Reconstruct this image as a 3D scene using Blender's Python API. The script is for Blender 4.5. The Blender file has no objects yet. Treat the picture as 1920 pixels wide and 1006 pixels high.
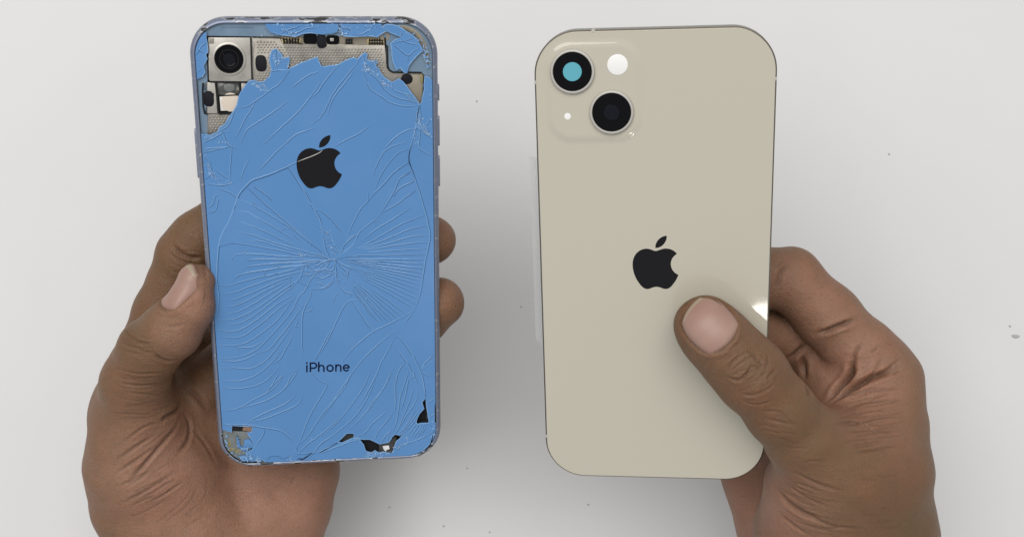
import bpy, bmesh, math, random, time
import numpy as np
from mathutils import Vector, Matrix
from mathutils.geometry import delaunay_2d_cdt, tessellate_polygon

random.seed(7)
rng = np.random.default_rng(7)
S = bpy.context.scene
COL = S.collection
MM = 0.001

# ------------------------------------------------------------------ camera, light, exposure
CAM_H = 0.44          # lens height (m)
TABLE_Z = -0.04       # the table lies a little under the hands
F_PX = 2100.0         # focal length in pixels of the 1920 px wide photograph
cam_d = bpy.data.cameras.new('camera')
cam_d.sensor_width = 36.0
cam_d.lens = F_PX / 1920.0 * 36.0
cam_d.clip_start = 0.01
cam_d.clip_end = 20.0
cam = bpy.data.objects.new('camera', cam_d)
cam.location = (0, 0, CAM_H)
COL.objects.link(cam)
S.camera = cam

W = bpy.data.worlds.new('World')
S.world = W
W.use_nodes = True
bg = W.node_tree.nodes['Background']
wn = W.node_tree
_tc = wn.nodes.new('ShaderNodeTexCoord')
_sp = wn.nodes.new('ShaderNodeSeparateXYZ')
_cr = wn.nodes.new('ShaderNodeValToRGB')
wn.links.new(_tc.outputs['Generated'], _sp.inputs['Vector'])
wn.links.new(_sp.outputs['Z'], _cr.inputs['Fac'])
_cr.color_ramp.elements[0].position = 0.0
_cr.color_ramp.elements[0].color = (0.42, 0.43, 0.45, 1)      # walls
_cr.color_ramp.elements[1].position = 0.75
_cr.color_ramp.elements[1].color = (0.96, 0.98, 1.0, 1)       # white ceiling
wn.links.new(_cr.outputs['Color'], bg.inputs[0])
bg.inputs[1].default_value = 0.60


def area(name, loc, target, sx, sy, power, color, shape='RECTANGLE'):
    l = bpy.data.lights.new(name, 'AREA')
    l.shape = shape
    l.size = sx
    l.size_y = sy
    l.energy = power
    l.color = color
    o = bpy.data.objects.new(name, l)
    o.location = loc
    o.rotation_euler = (Vector(target) - Vector(loc)).to_track_quat('-Z', 'Y').to_euler()
    COL.objects.link(o)
    return o


area('ceiling_lamp', (-0.26, 0.66, 1.90), (0, 0, 0.03), 2.1, 1.2, 34.5, (1.0, 0.985, 0.96))
# small lamp added near the camera to make the glint on the pale phone
area('glint_lamp', (0.0811, -0.2558, 0.4084), (0.082, -0.014, 0.09), 0.032, 0.013, 0.024, (1.0, 0.97, 0.9), 'ELLIPSE')

S.view_settings.view_transform = 'Standard'
S.view_settings.look = 'None'
S.view_settings.exposure = 0.0
S.view_settings.gamma = 1.0
S.view_settings.use_curve_mapping = False
S.render.engine = 'CYCLES'
S.cycles.max_bounces = 8


# ------------------------------------------------------------------ helpers
def srgb(r, g, b):
    f = lambda c: (c / 255 / 12.92) if c <= 10 else ((c / 255 + 0.055) / 1.055) ** 2.4
    return (f(r), f(g), f(b))


def mat(name, base, rough=0.5, metal=0.0, spec=0.5, coat=0.0, coat_rough=0.05, noise=None, bump=None,
        trans=0.0, alpha=1.0, ior=1.5):
    m = bpy.data.materials.new(name)
    m.use_nodes = True
    nt = m.node_tree
    b = nt.nodes['Principled BSDF']
    b.inputs['Base Color'].default_value = (*base, 1)
    b.inputs['Roughness'].default_value = rough
    b.inputs['Metallic'].default_value = metal
    b.inputs['Specular IOR Level'].default_value = spec
    b.inputs['Coat Weight'].default_value = coat
    b.inputs['Coat Roughness'].default_value = coat_rough
    b.inputs['Transmission Weight'].default_value = trans
    b.inputs['Alpha'].default_value = alpha
    b.inputs['IOR'].default_value = ior
    tc = nt.nodes.new('ShaderNodeTexCoord')
    if noise:      # (scale, other colour, contrast low, high)
        sc, other, lo, hi = noise
        n = nt.nodes.new('ShaderNodeTexNoise')
        n.inputs['Scale'].default_value = sc
        n.inputs['Detail'].default_value = 6
        nt.links.new(tc.outputs['Object'], n.inputs['Vector'])
        mr = nt.nodes.new('ShaderNodeMapRange')
        mr.inputs['From Min'].default_value = lo
        mr.inputs['From Max'].default_value = hi
        nt.links.new(n.outputs['Fac'], mr.inputs['Value'])
        mx = nt.nodes.new('ShaderNodeMix')
        mx.data_type = 'RGBA'
        mx.inputs['A'].default_value = (*base, 1)
        mx.inputs['B'].default_value = (*other, 1)
        nt.links.new(mr.outputs['Result'], mx.inputs['Factor'])
        nt.links.new(mx.outputs['Result'], b.inputs['Base Color'])
    if bump:       # (scale, strength, distance)
        n2 = nt.nodes.new('ShaderNodeTexNoise')
        n2.inputs['Scale'].default_value = bump[0]
        n2.inputs['Detail'].default_value = 5
        nt.links.new(tc.outputs['Object'], n2.inputs['Vector'])
        bn = nt.nodes.new('ShaderNodeBump')
        bn.inputs['Strength'].default_value = bump[1]
        bn.inputs['Distance'].default_value = bump[2]
        nt.links.new(n2.outputs['Fac'], bn.inputs['Height'])
        nt.links.new(bn.outputs['Normal'], b.inputs['Normal'])
    return m


def link(name, me, material=None, parent=None, smooth=None):
    o = bpy.data.objects.new(name, me)
    COL.objects.link(o)
    if material:
        me.materials.append(material)
    if parent:
        o.parent = parent
    if smooth is not None:
        me.polygons.foreach_set('use_smooth', [True] * len(me.polygons))
        if smooth < 179:
            me.set_sharp_from_angle(angle=math.radians(smooth))
    return o


def pydata(name, vs, fs):
    me = bpy.data.meshes.new(name)
    me.from_pydata([tuple(map(float, v)) for v in vs], [], [tuple(map(int, f)) for f in fs])
    me.update()
    return me


def tag(o, label=None, cat=None, group=None, kind=None):
    if label: o['label'] = label
    if cat: o['category'] = cat
    if group: o['group'] = group
    if kind: o['kind'] = kind
    return o


def empty(name, loc, rot=None):
    o = bpy.data.objects.new(name, None)
    COL.objects.link(o)
    o.empty_display_size = 0.01
    if rot is not None:
        o.matrix_world = Matrix.Translation(loc) @ rot.to_4x4()
    else:
        o.location = loc
    return o


def ray(px, py):
    return np.array([(px - 960.0) / F_PX, (503.0 - py) / F_PX, -1.0])


def at(px, py, z):          # point seen at a pixel of the photograph, z metres above the table
    return np.array([0, 0, CAM_H]) + ray(px, py) * (CAM_H - z)


class Pose:
    """a phone: centre of its back, its axes; loc() gives the point of the phone's own plane seen at a pixel (mm)"""
    def __init__(s, t, ax, ay):
        s.t = np.array([t[0] * MM, t[1] * MM, CAM_H - t[2] * MM])
        ax = np.array(ax); ax /= np.linalg.norm(ax)
        ay = np.array(ay); ay -= ax * (ax @ ay); ay /= np.linalg.norm(ay)
        s.R = np.stack([ax, ay, np.cross(ax, ay)], 1)

    def loc(s, p, z=0.0):
        o = s.R.T @ (np.array([0, 0, CAM_H]) - s.t)
        d = s.R.T @ ray(*p)
        k = (z * MM - o[2]) / d[2]
        q = (o + d * k) / MM
        return (q[0], q[1])

    def world(s, q):         # local mm -> world m
        return s.t + s.R @ (np.array(q) * MM)

    def root(s, name):
        return empty(name, Vector(s.t), Matrix(s.R.tolist()))


def Zm(x0, y0, k):
    return lambda pts: [(x0 + x / k, y0 + y / k) for x, y in pts]


Z1 = Zm(340, 20, 3.869); Z2 = Zm(580, 20, 3.869); Z3 = Zm(350, 270, 4.024); Z4 = Zm(590, 270, 4.024)
Z5 = Zm(370, 480, 4.024); Z6 = Zm(590, 480, 3.469); Z7 = Zm(380, 690, 5.03); Z8 = Zm(600, 690, 5.03)


def rrect(w, h, r, n=14):
    r = max(r, 0.05)
    out = []
    for cx, cy, a0 in ((w / 2 - r, h / 2 - r, 0), (-w / 2 + r, h / 2 - r, 90), (-w / 2 + r, -h / 2 + r, 180), (w / 2 - r, -h / 2 + r, 270)):
        for i in range(n + 1):
            a = math.radians(a0 + 90 * i / n)
            out.append((cx + r * math.cos(a), cy + r * math.sin(a)))
    return out


def sweep_rrect(name, w, h, r, prof, material, parent, n=14, smooth=40, cap_top=False, cap_bot=False):
    """rounded-rectangle band; prof = [(inset mm, z mm)]"""
    vs, fs = [], []
    rings = []
    for ins, z in prof:
        p = rrect(w - 2 * ins, h - 2 * ins, r - ins, n)
        rings.append(list(range(len(vs), len(vs) + len(p))))
        vs += [(x * MM, y * MM, z * MM) for x, y in p]
    N = len(rings[0])
    for a, b in zip(rings, rings[1:]):
        for i in range(N):
            j = (i + 1) % N
            fs.append((a[i], b[i], b[j], a[j]))
    if cap_top: fs.append(tuple(rings[0]))
    if cap_bot: fs.append(tuple(reversed(rings[-1])))
    return link(name, pydata(name, vs, fs), material, parent, smooth)


def plate(name, poly, z0, z1, material, parent, bevel=0.0, seg=2, smooth=35):
    """prism from a polygon in local mm, top at z1"""
    bm = bmesh.new()
    a = sum(p[0] * q[1] - q[0] * p[1] for p, q in zip(poly, poly[1:] + poly[:1]))
    if a < 0: poly = poly[::-1]
    if bevel <= 0 and len(poly) > 4:
        bm.free()
        vo, eo, fo, *_ = delaunay_2d_cdt([Vector(p) for p in poly], [(i, (i + 1) % len(poly)) for i in range(len(poly))], [], 0, 1e-6)
        n = len(vo)
        vs = [(p.x * MM, p.y * MM, z1 * MM) for p in vo] + [(p.x * MM, p.y * MM, z0 * MM) for p in vo]
        fs = []
        cnt = {}
        for f in fo:
            c = (vo[f[0]] + vo[f[1]] + vo[f[2]]) / 3
            if not inside(c, poly): continue
            fs.append(tuple(f)); fs.append(tuple(n + i for i in reversed(f)))
            for a_, b_ in zip(f, f[1:] + f[:1]): cnt[a_, b_] = 1
        for (a_, b_) in list(cnt):
            if (b_, a_) not in cnt: fs.append((b_, a_, n + a_, n + b_))
        return link(name, pydata(name, vs, fs), material, parent, smooth)
    top = [bm.verts.new((x * MM, y * MM, z1 * MM)) for x, y in poly]
    bot = [bm.verts.new((x * MM, y * MM, z0 * MM)) for x, y in poly]
    n = len(poly)
    ft = bm.faces.new(top)
    bm.faces.new(bot[::-1])
    for i in range(n):
        j = (i + 1) % n
        bm.faces.new((top[i], bot[i], bot[j], top[j]))
    if bevel > 0:
        bmesh.ops.bevel(bm, geom=list(ft.edges), offset=bevel * MM, segments=seg, profile=0.5, affect='EDGES', clamp_overlap=True)
    bmesh.ops.triangulate(bm, faces=[f for f in bm.faces if len(f.verts) > 4], ngon_method='EAR_CLIP')
    me = bpy.data.meshes.new(name)
    bm.to_mesh(me); bm.free()
    return link(name, me, material, parent, smooth)


def lathe(name, c, prof, material, parent, n=48, smooth=35):
    """prof [(r,z)] mm from the axis outwards or along; centre c local mm"""
    vs, fs = [], []
    rings = []
    for r, z in prof:
        if r < 1e-6:
            rings.append([len(vs)]); vs.append((c[0] * MM, c[1] * MM, z * MM))
        else:
            rings.append(list(range(len(vs), len(vs) + n)))
            for i in range(n):
                a = 2 * math.pi * i / n
                vs.append(((c[0] + r * math.cos(a)) * MM, (c[1] + r * math.sin(a)) * MM, z * MM))
    for a, b in zip(rings, rings[1:]):
        for i in range(n):
            j = (i + 1) % n
            if len(a) == 1: fs.append((a[0], b[i], b[j]))
            elif len(b) == 1: fs.append((a[i], b[0], a[j]))
            else: fs.append((a[i], b[i], b[j], a[j]))
    return link(name, pydata(name, vs, fs), material, parent, smooth)


def oval(cx, cy, rx, ry, n=24, e=2.6):
    out = []
    for i in range(n):
        a = 2 * math.pi * i / n
        c, s = math.cos(a), math.sin(a)
        out.append((cx + rx * abs(c) ** (2 / e) * (1 if c > 0 else -1), cy + ry * abs(s) ** (2 / e) * (1 if s > 0 else -1)))
    return out


def catmull(pts, step=0.8):
    pts = [np.array(p, float) for p in pts]
    if len(pts) < 3:
        return pts
    P = [2 * pts[0] - pts[1]] + pts + [2 * pts[-1] - pts[-2]]
    out = []
    for i in range(1, len(P) - 2):
        a, b, c, d = P[i - 1:i + 3]
        n = max(2, int(np.linalg.norm(c - b) / step))
        for k in range(n):
            t = k / n
            out.append(0.5 * ((2 * b) + (c - a) * t + (2 * a - 5 * b + 4 * c - d) * t * t + (3 * b - 3 * c + d - a) * t ** 3))
    out.append(pts[-1])
    return out


class Ribbons:
    """thin beads along lines, several lines in one mesh (local mm)"""
    def __init__(s): s.v, s.f = [], []

    def add(s, pts, w, h, z=0.0, taper=True, skew=0.0):
        pts = [np.array(p, float) for p in pts]
        n = len(pts)
        if n < 2: return
        base = len(s.v)
        for i, p in enumerate(pts):
            t = pts[min(i + 1, n - 1)] - pts[max(i - 1, 0)]
            L = np.linalg.norm(t) or 1
            nn = np.array([-t[1], t[0]]) / L
            k = 1.0
            if taper:
                k = min(1.0, 0.25 + 3.0 * min(i, n - 1 - i) / max(n, 8))
            for q, zz in ((-0.5, 0), (-0.2 + skew, h), (0.2 + skew, h), (0.5, 0)):
                x = p + nn * w * q * k
                s.v.append((x[0] * MM, x[1] * MM, (z + zz * k) * MM))
        for i in range(n - 1):
            a, b = base + 4 * i, base + 4 * i + 4
            for q in range(3):
                s.f.append((a + q, b + q, b + q + 1, a + q + 1))

    def build(s, name, material, parent, smooth=30):
        return link(name, pydata(name, s.v, s.f), material, parent, smooth)


def inside(p, poly):
    x, y = p
    c = False
    n = len(poly)
    for i in range(n):
        x1, y1 = poly[i]; x2, y2 = poly[i - 1]
        if (y1 > y) != (y2 > y) and x < (x2 - x1) * (y - y1) / (y2 - y1) + x1:
            c = not c
    return c


LOGO = ("M12.152 6.896c-.948 0-2.415-1.078-3.96-1.04-2.04.027-3.91 1.183-4.961 3.014-2.117 3.675-.546 9.103 1.519 12.09 "
        "1.013 1.454 2.208 3.09 3.792 3.039 1.52-.065 2.09-.987 3.935-.987 1.831 0 2.35.987 3.96.948 1.637-.026 2.676-1.48 "
        "3.676-2.948 1.156-1.688 1.636-3.325 1.662-3.415-.039-.013-3.182-1.221-3.22-4.857-.026-3.04 2.48-4.494 2.597-4.559 "
        "-1.429-2.09-3.623-2.324-4.39-2.376-2-.156-3.675 1.09-4.61 1.09z"
        "M15.53 3.83c.843-1.012 1.4-2.427 1.245-3.83-1.207.052-2.662.805-3.532 1.818-.78.896-1.454 2.338-1.273 3.714 1.338.104 2.715-.688 3.559-1.701z")


def parse_path(d):
    import re
    loops = []
    for sub in d.split('M')[1:]:
        sub = sub.replace('z', '')
        head, tail = sub.split('c', 1)
        num = lambda s_: [float(v) for v in re.findall(r'-?\d*\.\d+|-?\d+', s_)]
        x, y = num(head)
        pts = [(x, y)]
        v = num(tail)
        for i in range(0, len(v) - 5, 6):
            x1, y1, x2, y2, x3, y3 = v[i:i + 6]
            for k in range(1, 13):
                t = k / 12
                u = 1 - t
                pts.append((x + 3 * u * u * t * x1 + 3 * u * t * t * x2 + t ** 3 * x3, y + 3 * u * u * t * y1 + 3 * u * t * t * y2 + t ** 3 * y3))
            x, y = x + x3, y + y3
        if math.dist(pts[0], pts[-1]) < 0.02: pts.pop()
        loops.append(pts)
    return loops


def logo(pose, box, z0, z1, material, parent):
    """emblem fitted to its box in the photograph (x0,y0,x1,y1)"""
    loops = parse_path(LOGO)
    xs = [p[0] for l in loops for p in l]; ys = [p[1] for l in loops for p in l]
    x0, x1, y0, y1 = min(xs), max(xs), min(ys), max(ys)
    root = None
    for nm, l in zip(('emblem', 'emblem_leaf'), loops):
        q = [pose.loc((box[0] + (x - x0) / (x1 - x0) * (box[2] - box[0]), box[1] + (y - y0) / (y1 - y0) * (box[3] - box[1]))) for x, y in l]
        plate(nm, q, z0, z1, material, parent)


# ------------------------------------------------------------------ materials
M = {}
M['table'] = mat('table_white', (0.655, 0.646, 0.636), 0.5, spec=0.3, noise=(9, (0.625, 0.62, 0.616), 0.35, 0.75), bump=(900, 0.08, 0.0002))
M['speck'] = mat('speck', (0.40, 0.39, 0.38), 0.8)
M['blue'] = mat('blue_glass', (0.080, 0.215, 0.450), 0.22, spec=0.45, noise=(40, (0.092, 0.229, 0.475), 0.4, 0.7))
M['blue_edge'] = mat('fractured_blue', (0.165, 0.320, 0.545), 0.34, spec=0.5)
M['blue_crumb'] = mat('crushed_blue', (0.145, 0.30, 0.54), 0.3, spec=0.5, noise=(700, (0.24, 0.40, 0.60), 0.45, 0.7))
M['blue_flake'] = mat('splintered_blue', (0.085, 0.21, 0.41), 0.28, spec=0.5, noise=(500, (0.12, 0.25, 0.45), 0.45, 0.7), bump=(900, 0.5, 0.0003))
M['crack_shade'] = mat('crack_shade', (0.038, 0.115, 0.27), 0.5, spec=0.2)  # dark blue standing in for the shaded side of the crack lips
M['dust'] = mat('glass_dust', (0.52, 0.58, 0.64), 0.3, spec=0.5)
M['blue_dark'] = mat('blue_print', (0.004, 0.007, 0.035), 0.4, spec=0.1)
M['black_gloss'] = mat('black_gloss', (0.004, 0.004, 0.005), 0.10, spec=0.09)
M['emblem'] = mat('emblem_gloss', (0.007, 0.0065, 0.008), 0.16, spec=0.2)
M['inner_flex'] = mat('inner_flex', (0.055, 0.054, 0.05), 0.5)
M['black'] = mat('black_matte', (0.012, 0.012, 0.013), 0.7, spec=0.2)
M['tape'] = mat('black_tape', (0.008, 0.008, 0.012), 0.5, spec=0.15, bump=(1500, 0.1, 0.0001))
M['nickel'] = mat('nickel_shield', (0.34, 0.315, 0.275), 0.40, 0.6, noise=(260, (0.25, 0.23, 0.20), 0.4, 0.7), bump=(1200, 0.15, 0.0001))
M['nickel_light'] = mat('nickel_bright', (0.46, 0.435, 0.39), 0.38, 0.55, noise=(300, (0.34, 0.315, 0.28), 0.45, 0.75))
M['brass'] = mat('tan_shield', (0.30, 0.265, 0.205), 0.42, 0.5, noise=(200, (0.23, 0.20, 0.15), 0.4, 0.7))
M['gold'] = mat('gold_contact', (0.60, 0.46, 0.22), 0.4, 0.6)
M['copper'] = mat('copper_flex', (0.28, 0.17, 0.12), 0.45, 0.3)
M['white_part'] = mat('white_plastic', (0.66, 0.63, 0.58), 0.4)
M['beige'] = mat('beige_foam', (0.62, 0.53, 0.44), 0.7)
M['clear_dark'] = mat('dark_resin', (0.06, 0.06, 0.055), 0.15, spec=0.6, noise=(420, (0.24, 0.23, 0.21), 0.55, 0.68), bump=(500, 0.6, 0.0006))
M['flange'] = mat('blue_grey_flange', (0.165, 0.245, 0.33), 0.4, 0.25, noise=(180, (0.13, 0.20, 0.28), 0.4, 0.75))
M['glue'] = mat('grey_glue', (0.165, 0.18, 0.18), 0.45, noise=(300, (0.12, 0.125, 0.11), 0.45, 0.7), bump=(600, 0.5, 0.0004))
M['yellow'] = mat('yellow_glue', (0.24, 0.21, 0.10), 0.55, noise=(500, (0.2, 0.17, 0.08), 0.4, 0.7))
M['cream'] = mat('cream_glass', (0.475, 0.442, 0.362), 0.045, spec=0.5)
M['cream_metal'] = mat('champagne_metal', (0.20, 0.18, 0.145), 0.34, 0.85, bump=(2500, 0.05, 0.00005))
M['cream_band'] = mat('antenna_plastic', (0.42, 0.40, 0.35), 0.5)
M['ring'] = mat('camera_ring', (0.46, 0.435, 0.395), 0.5, 0.25, bump=(4000, 0.1, 0.00005))
M['teal'] = mat('teal_film', (0.095, 0.36, 0.44), 0.35)
M['flash'] = mat('flash_white', (0.80, 0.79, 0.77), 0.4)
M['lens_glint'] = mat('lens_coating', (0.004, 0.004, 0.009), 0.1, spec=0.2)
M['film'] = None


def worn_metal():
    m = mat('scuffed_blue_metal', (0.215, 0.24, 0.315), 0.48, 0.55, spec=0.5)
    nt = m.node_tree
    b = nt.nodes['Principled BSDF']
    tc = nt.nodes.new('ShaderNodeTexCoord')
    mp = nt.nodes.new('ShaderNodeMapping')
    mp.inputs['Scale'].default_value = (190, 520, 420)
    n = nt.nodes.new('ShaderNodeTexNoise'); n.inputs['Scale'].default_value = 1.0; n.inputs['Detail'].default_value = 4
    nt.links.new(tc.outputs['Object'], mp.inputs['Vector']); nt.links.new(mp.outputs['Vector'], n.inputs['Vector'])
    # wear only where the phone fell on its ends
    sx = nt.nodes.new('ShaderNodeSeparateXYZ'); nt.links.new(tc.outputs['Object'], sx.inputs['Vector'])
    ab = nt.nodes.new('ShaderNodeMath'); ab.operation = 'ABSOLUTE'; nt.links.new(sx.outputs['Y'], ab.inputs[0])
    mr = nt.nodes.new('ShaderNodeMapRange'); mr.inputs['From Min'].default_value = 0.060; mr.inputs['From Max'].default_value = 0.075
    nt.links.new(ab.outputs[0], mr.inputs['Value'])
    mu = nt.nodes.new('ShaderNodeMath'); mu.operation = 'MULTIPLY_ADD'; mu.inputs[1].default_value = 0.12
    nt.links.new(mr.outputs['Result'], mu.inputs[0]); nt.links.new(n.outputs['Fac'], mu.inputs[2])
    cr = nt.nodes.new('ShaderNodeValToRGB')
    e = cr.color_ramp.elements
    e[0].position = 0.0; e[0].color = (0.215, 0.24, 0.315, 1)
    e[1].position = 0.605; e[1].color = (0.215, 0.24, 0.315, 1)
    for pos, c in ((0.635, (0.36, 0.38, 0.42, 1)), (0.665, (0.44, 0.45, 0.48, 1)), (0.68, (0.05, 0.05, 0.055, 1))):
        x = e.new(pos); x.color = c
    nt.links.new(mu.outputs[0], cr.inputs['Fac'])
    nt.links.new(cr.outputs['Color'], b.inputs['Base Color'])
    bn = nt.nodes.new('ShaderNodeBump'); bn.inputs['Strength'].default_value = 0.25; bn.inputs['Distance'].default_value = 0.0003
    nt.links.new(mu.outputs[0], bn.inputs['Height']); nt.links.new(bn.outputs['Normal'], b.inputs['Normal'])
    return m


def smudge(m, lo, hi, scale, bump=0.0):
    nt = m.node_tree; b = nt.nodes['Principled BSDF']
    tc = nt.nodes.new('ShaderNodeTexCoord')
    n = nt.nodes.new('ShaderNodeTexNoise'); n.inputs['Scale'].default_value = scale; n.inputs['Detail'].default_value = 7; n.inputs['Distortion'].default_value = 0.6
    nt.links.new(tc.outputs['Object'], n.inputs['Vector'])
    r = nt.nodes.new('ShaderNodeMapRange')
    for k_, v in (('From Min', 0.35), ('From Max', 0.72), ('To Min', lo), ('To Max', hi)): r.inputs[k_].default_value = v
    nt.links.new(n.outputs['Fac'], r.inputs['Value']); nt.links.new(r.outputs['Result'], b.inputs['Roughness'])
    if bump:
        w = nt.nodes.new('ShaderNodeTexNoise'); w.inputs['Scale'].default_value = 60; w.inputs['Detail'].default_value = 2
        nt.links.new(tc.outputs['Object'], w.inputs['Vector'])
        bn = nt.nodes.new('ShaderNodeBump'); bn.inputs['Strength'].default_value = 0.5; bn.inputs['Distance'].default_value = bump
        nt.links.new(w.outputs['Fac'], bn.inputs['Height']); nt.links.new(bn.outputs['Normal'], b.inputs['Normal'])


smudge(M['cream'], 0.02, 0.07, 45)
smudge(M['blue'], 0.14, 0.34, 60)
M['blue_metal'] = worn_metal()
M['film'] = mat('clear_film', (0.60, 0.60, 0.60), 0.25, alpha=0.30)


def skin_material():
    m = bpy.data.materials.new('skin')
    m.use_nodes = True
    nt = m.node_tree; N = nt.nodes; L = nt.links
    b = N['Principled BSDF']
    tc = N.new('ShaderNodeTexCoord')
    at_ = N.new('ShaderNodeAttribute'); at_.attribute_name = 'tone'
    sep = N.new('ShaderNodeSeparateColor'); L.new(at_.outputs['Color'], sep.inputs['Color'])

    def noise(scale, detail=5):
        n = N.new('ShaderNodeTexNoise'); n.inputs['Scale'].default_value = scale; n.inputs['Detail'].default_value = detail
        L.new(tc.outputs['Object'], n.inputs['Vector']); return n

    def mixc(fac, a, bb):
        x = N.new('ShaderNodeMix'); x.data_type = 'RGBA'
        if hasattr(fac, 'links'): L.new(fac, x.inputs['Factor'])
        else: x.inputs['Factor'].default_value = fac
        for s_, v in (('A', a), ('B', bb)):
            if isinstance(v, tuple): x.inputs[s_].default_value = (*v, 1)
            else: L.new(v, x.inputs[s_])
        return x.outputs['Result']

    def rng_(v, a, c, lo=0.0, hi=1.0):
        r = N.new('ShaderNodeMapRange')
        for k_, q in (('From Min', a), ('From Max', c), ('To Min', lo), ('To Max', hi)): r.inputs[k_].default_value = q
        L.new(v, r.inputs['Value']); return r.outputs['Result']
    n1 = noise(55); n2 = noise(210); n3 = noise(900, 3)
    c = mixc(sep.outputs['Red'], (0.140, 0.079, 0.035), (0.335, 0.178, 0.120))      # back of hand -> palm
    c2 = mixc(rng_(n1.outputs['Fac'], 0.35, 0.7), c, mixc(0.38, c, (0.25, 0.105, 0.060)))
    c3 = mixc(rng_(n2.outputs['Fac'], 0.4, 0.7, 0.0, 0.35), c2, mixc(0.5, c2, (0.11, 0.065, 0.034)))
    c4 = mixc(rng_(n3.outputs['Fac'], 0.55, 0.75, 0.0, 0.34), c3, (0.10, 0.055, 0.03))
    c5 = mixc(sep.outputs['Green'], c4, (0.105, 0.050, 0.028))                      # crease pigment, with crease shade put into the colour too
    L.new(c5, b.inputs['Base Color'])
    b.inputs['Roughness'].default_value = 0.48
    b.inputs['Specular IOR Level'].default_value = 0.33
    b.inputs['Subsurface Weight'].default_value = 0.35
    b.inputs['Subsurface Radius'].default_value = (1.0, 0.35, 0.18)
    b.inputs['Subsurface Scale'].default_value = 0.0022
    # fine skin cells and lines
    vo = N.new('ShaderNodeTexVoronoi'); vo.feature = 'DISTANCE_TO_EDGE'; vo.inputs['Scale'].default_value = 1150
    ns = noise(500); 
    ad = N.new('ShaderNodeVectorMath'); ad.operation = 'MULTIPLY_ADD'; ad.inputs[1].default_value = (0.002, 0.002, 0.002)
    L.new(ns.outputs['Color'], ad.inputs[0]); L.new(tc.outputs['Object'], ad.inputs[2]); L.new(ad.outputs[0], vo.inputs['Vector'])
    mp = N.new('ShaderNodeMapping'); mp.inputs['Scale'].default_value = (260, 900, 500); mp.inputs['Rotation'].default_value = (0, 0, 0.5)
    nw = N.new('ShaderNodeTexNoise'); nw.inputs['Scale'].default_value = 1; nw.inputs['Detail'].default_value = 3
    L.new(tc.outputs['Object'], mp.inputs['Vector']); L.new(mp.outputs['Vector'], nw.inputs['Vector'])
    v1 = rng_(vo.outputs['Distance'], 0.0, 0.25)
    a1 = N.new('ShaderNodeMath'); a1.operation = 'MULTIPLY_ADD'; a1.inputs[1].default_value = 1.6
    L.new(nw.outputs['Fac'], a1.inputs[0]); L.new(v1, a1.inputs[2])
    a2 = N.new('ShaderNodeMath'); a2.operation = 'MULTIPLY_ADD'; a2.inputs[1].default_value = 0.9
    L.new(n2.outputs['Fac'], a2.inputs[0]); L.new(a1.outputs[0], a2.inputs[2])
    bn = N.new('ShaderNodeBump'); bn.inputs['Strength'].default_value = 0.42; bn.inputs['Distance'].default_value = 0.00024
    L.new(a2.outputs[0], bn.inputs['Height']); L.new(bn.outputs['Normal'], b.inputs['Normal'])
    return m


M['skin'] = skin_material()
M['nail'] = mat('nail', (0.335, 0.210, 0.165), 0.42, spec=0.4, noise=(130, (0.31, 0.175, 0.140), 0.35, 0.7))
M['nail_tip'] = mat('nail_tip', (0.34, 0.27, 0.19), 0.45)

#==STRUCTURE==
# ------------------------------------------------------------------ the table
def build_table():
    n = 1
    vs = [(-1.4, -1.2, 0), (1.4, -1.2, 0), (1.4, 1.2, 0), (-1.4, 1.2, 0), (-1.4, -1.2, -0.03), (1.4, -1.2, -0.03), (1.4, 1.2, -0.03), (-1.4, 1.2, -0.03)]
    fs = [(0, 1, 2, 3), (7, 6, 5, 4), (0, 4, 5, 1), (1, 5, 6, 2), (2, 6, 7, 3), (3, 7, 4, 0)]
    o = link('table_top', pydata('table_top', vs, fs), M['table'])
    o.location = (0, 0, TABLE_Z)
    tag(o, 'smooth white table top under both phones', 'table', kind='structure')


build_table()

SPECKS = [(894, 190, 2.0, 1.6, 0.4, 'tiny grey speck on the table between the two phone tops'),
          (1667, 289, 2.2, 1.8, -0.9, 'tiny grey speck alone on the table above the index finger'),
          (1904, 630, 8.0, 3.4, -0.08, 'larger flat grey crumb on the table at the picture edge'),
          (1893.5, 611, 2.6, 1.8, -0.6, 'tiny grey speck just above the larger crumb'),
          (977, 575, 2.0, 1.7, 0.2, 'tiny grey speck beside the clear film'),
          (1103, 945, 2.0, 2.0, 0.0, 'tiny black speck on the table below the pale phone'),
          (876, 877, 1.9, 1.6, 0.3, 'tiny faint speck in the shadow beside the blue phone corner'),
          (730, 950, 2.0, 1.7, 0.5, 'tiny speck on the table near the wrist below the blue phone'),
          (832, 985.5, 2.0, 1.8, 0.1, 'tiny speck near the lower rim between the wrists, closer to the blue phone'),
          (918, 996.5, 1.8, 1.6, 0.7, 'tiny speck near the lower rim, midway between the wrists')]


def build_specks():
    for px, py, a, b_, rot, lab in SPECKS:
        c = at(px, py, TABLE_Z)
        k = (CAM_H - TABLE_Z) / F_PX
        vs, fs = [], []
        n = 12
        for ring, (rr, zz) in enumerate(((1.0, 0.0), (0.85, 0.5), (0.45, 0.9))):
            for i in range(n):
                t = 2 * math.pi * i / n
                q = rr * (1 + 0.12 * math.sin(3 * t + px))
                x, y = a * k * q * math.cos(t), b_ * k * q * math.sin(t)
                vs.append((x * math.cos(rot) - y * math.sin(rot), x * math.sin(rot) + y * math.cos(rot), 0.0001 + zz * b_ * k * 0.5))
        for r_ in range(2):
            for i in range(n):
                j = (i + 1) % n
                fs.append((r_ * n + i, r_ * n + j, r_ * n + n + j, r_ * n + n + i))
        fs.append(tuple(range(2 * n, 3 * n)))
        o = link('dust_speck', pydata('dust_speck', vs, fs), M['speck'], None, 60)
        o.location = c
        tag(o, lab, 'speck', 'specks of dirt on the table')


build_specks()

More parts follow.
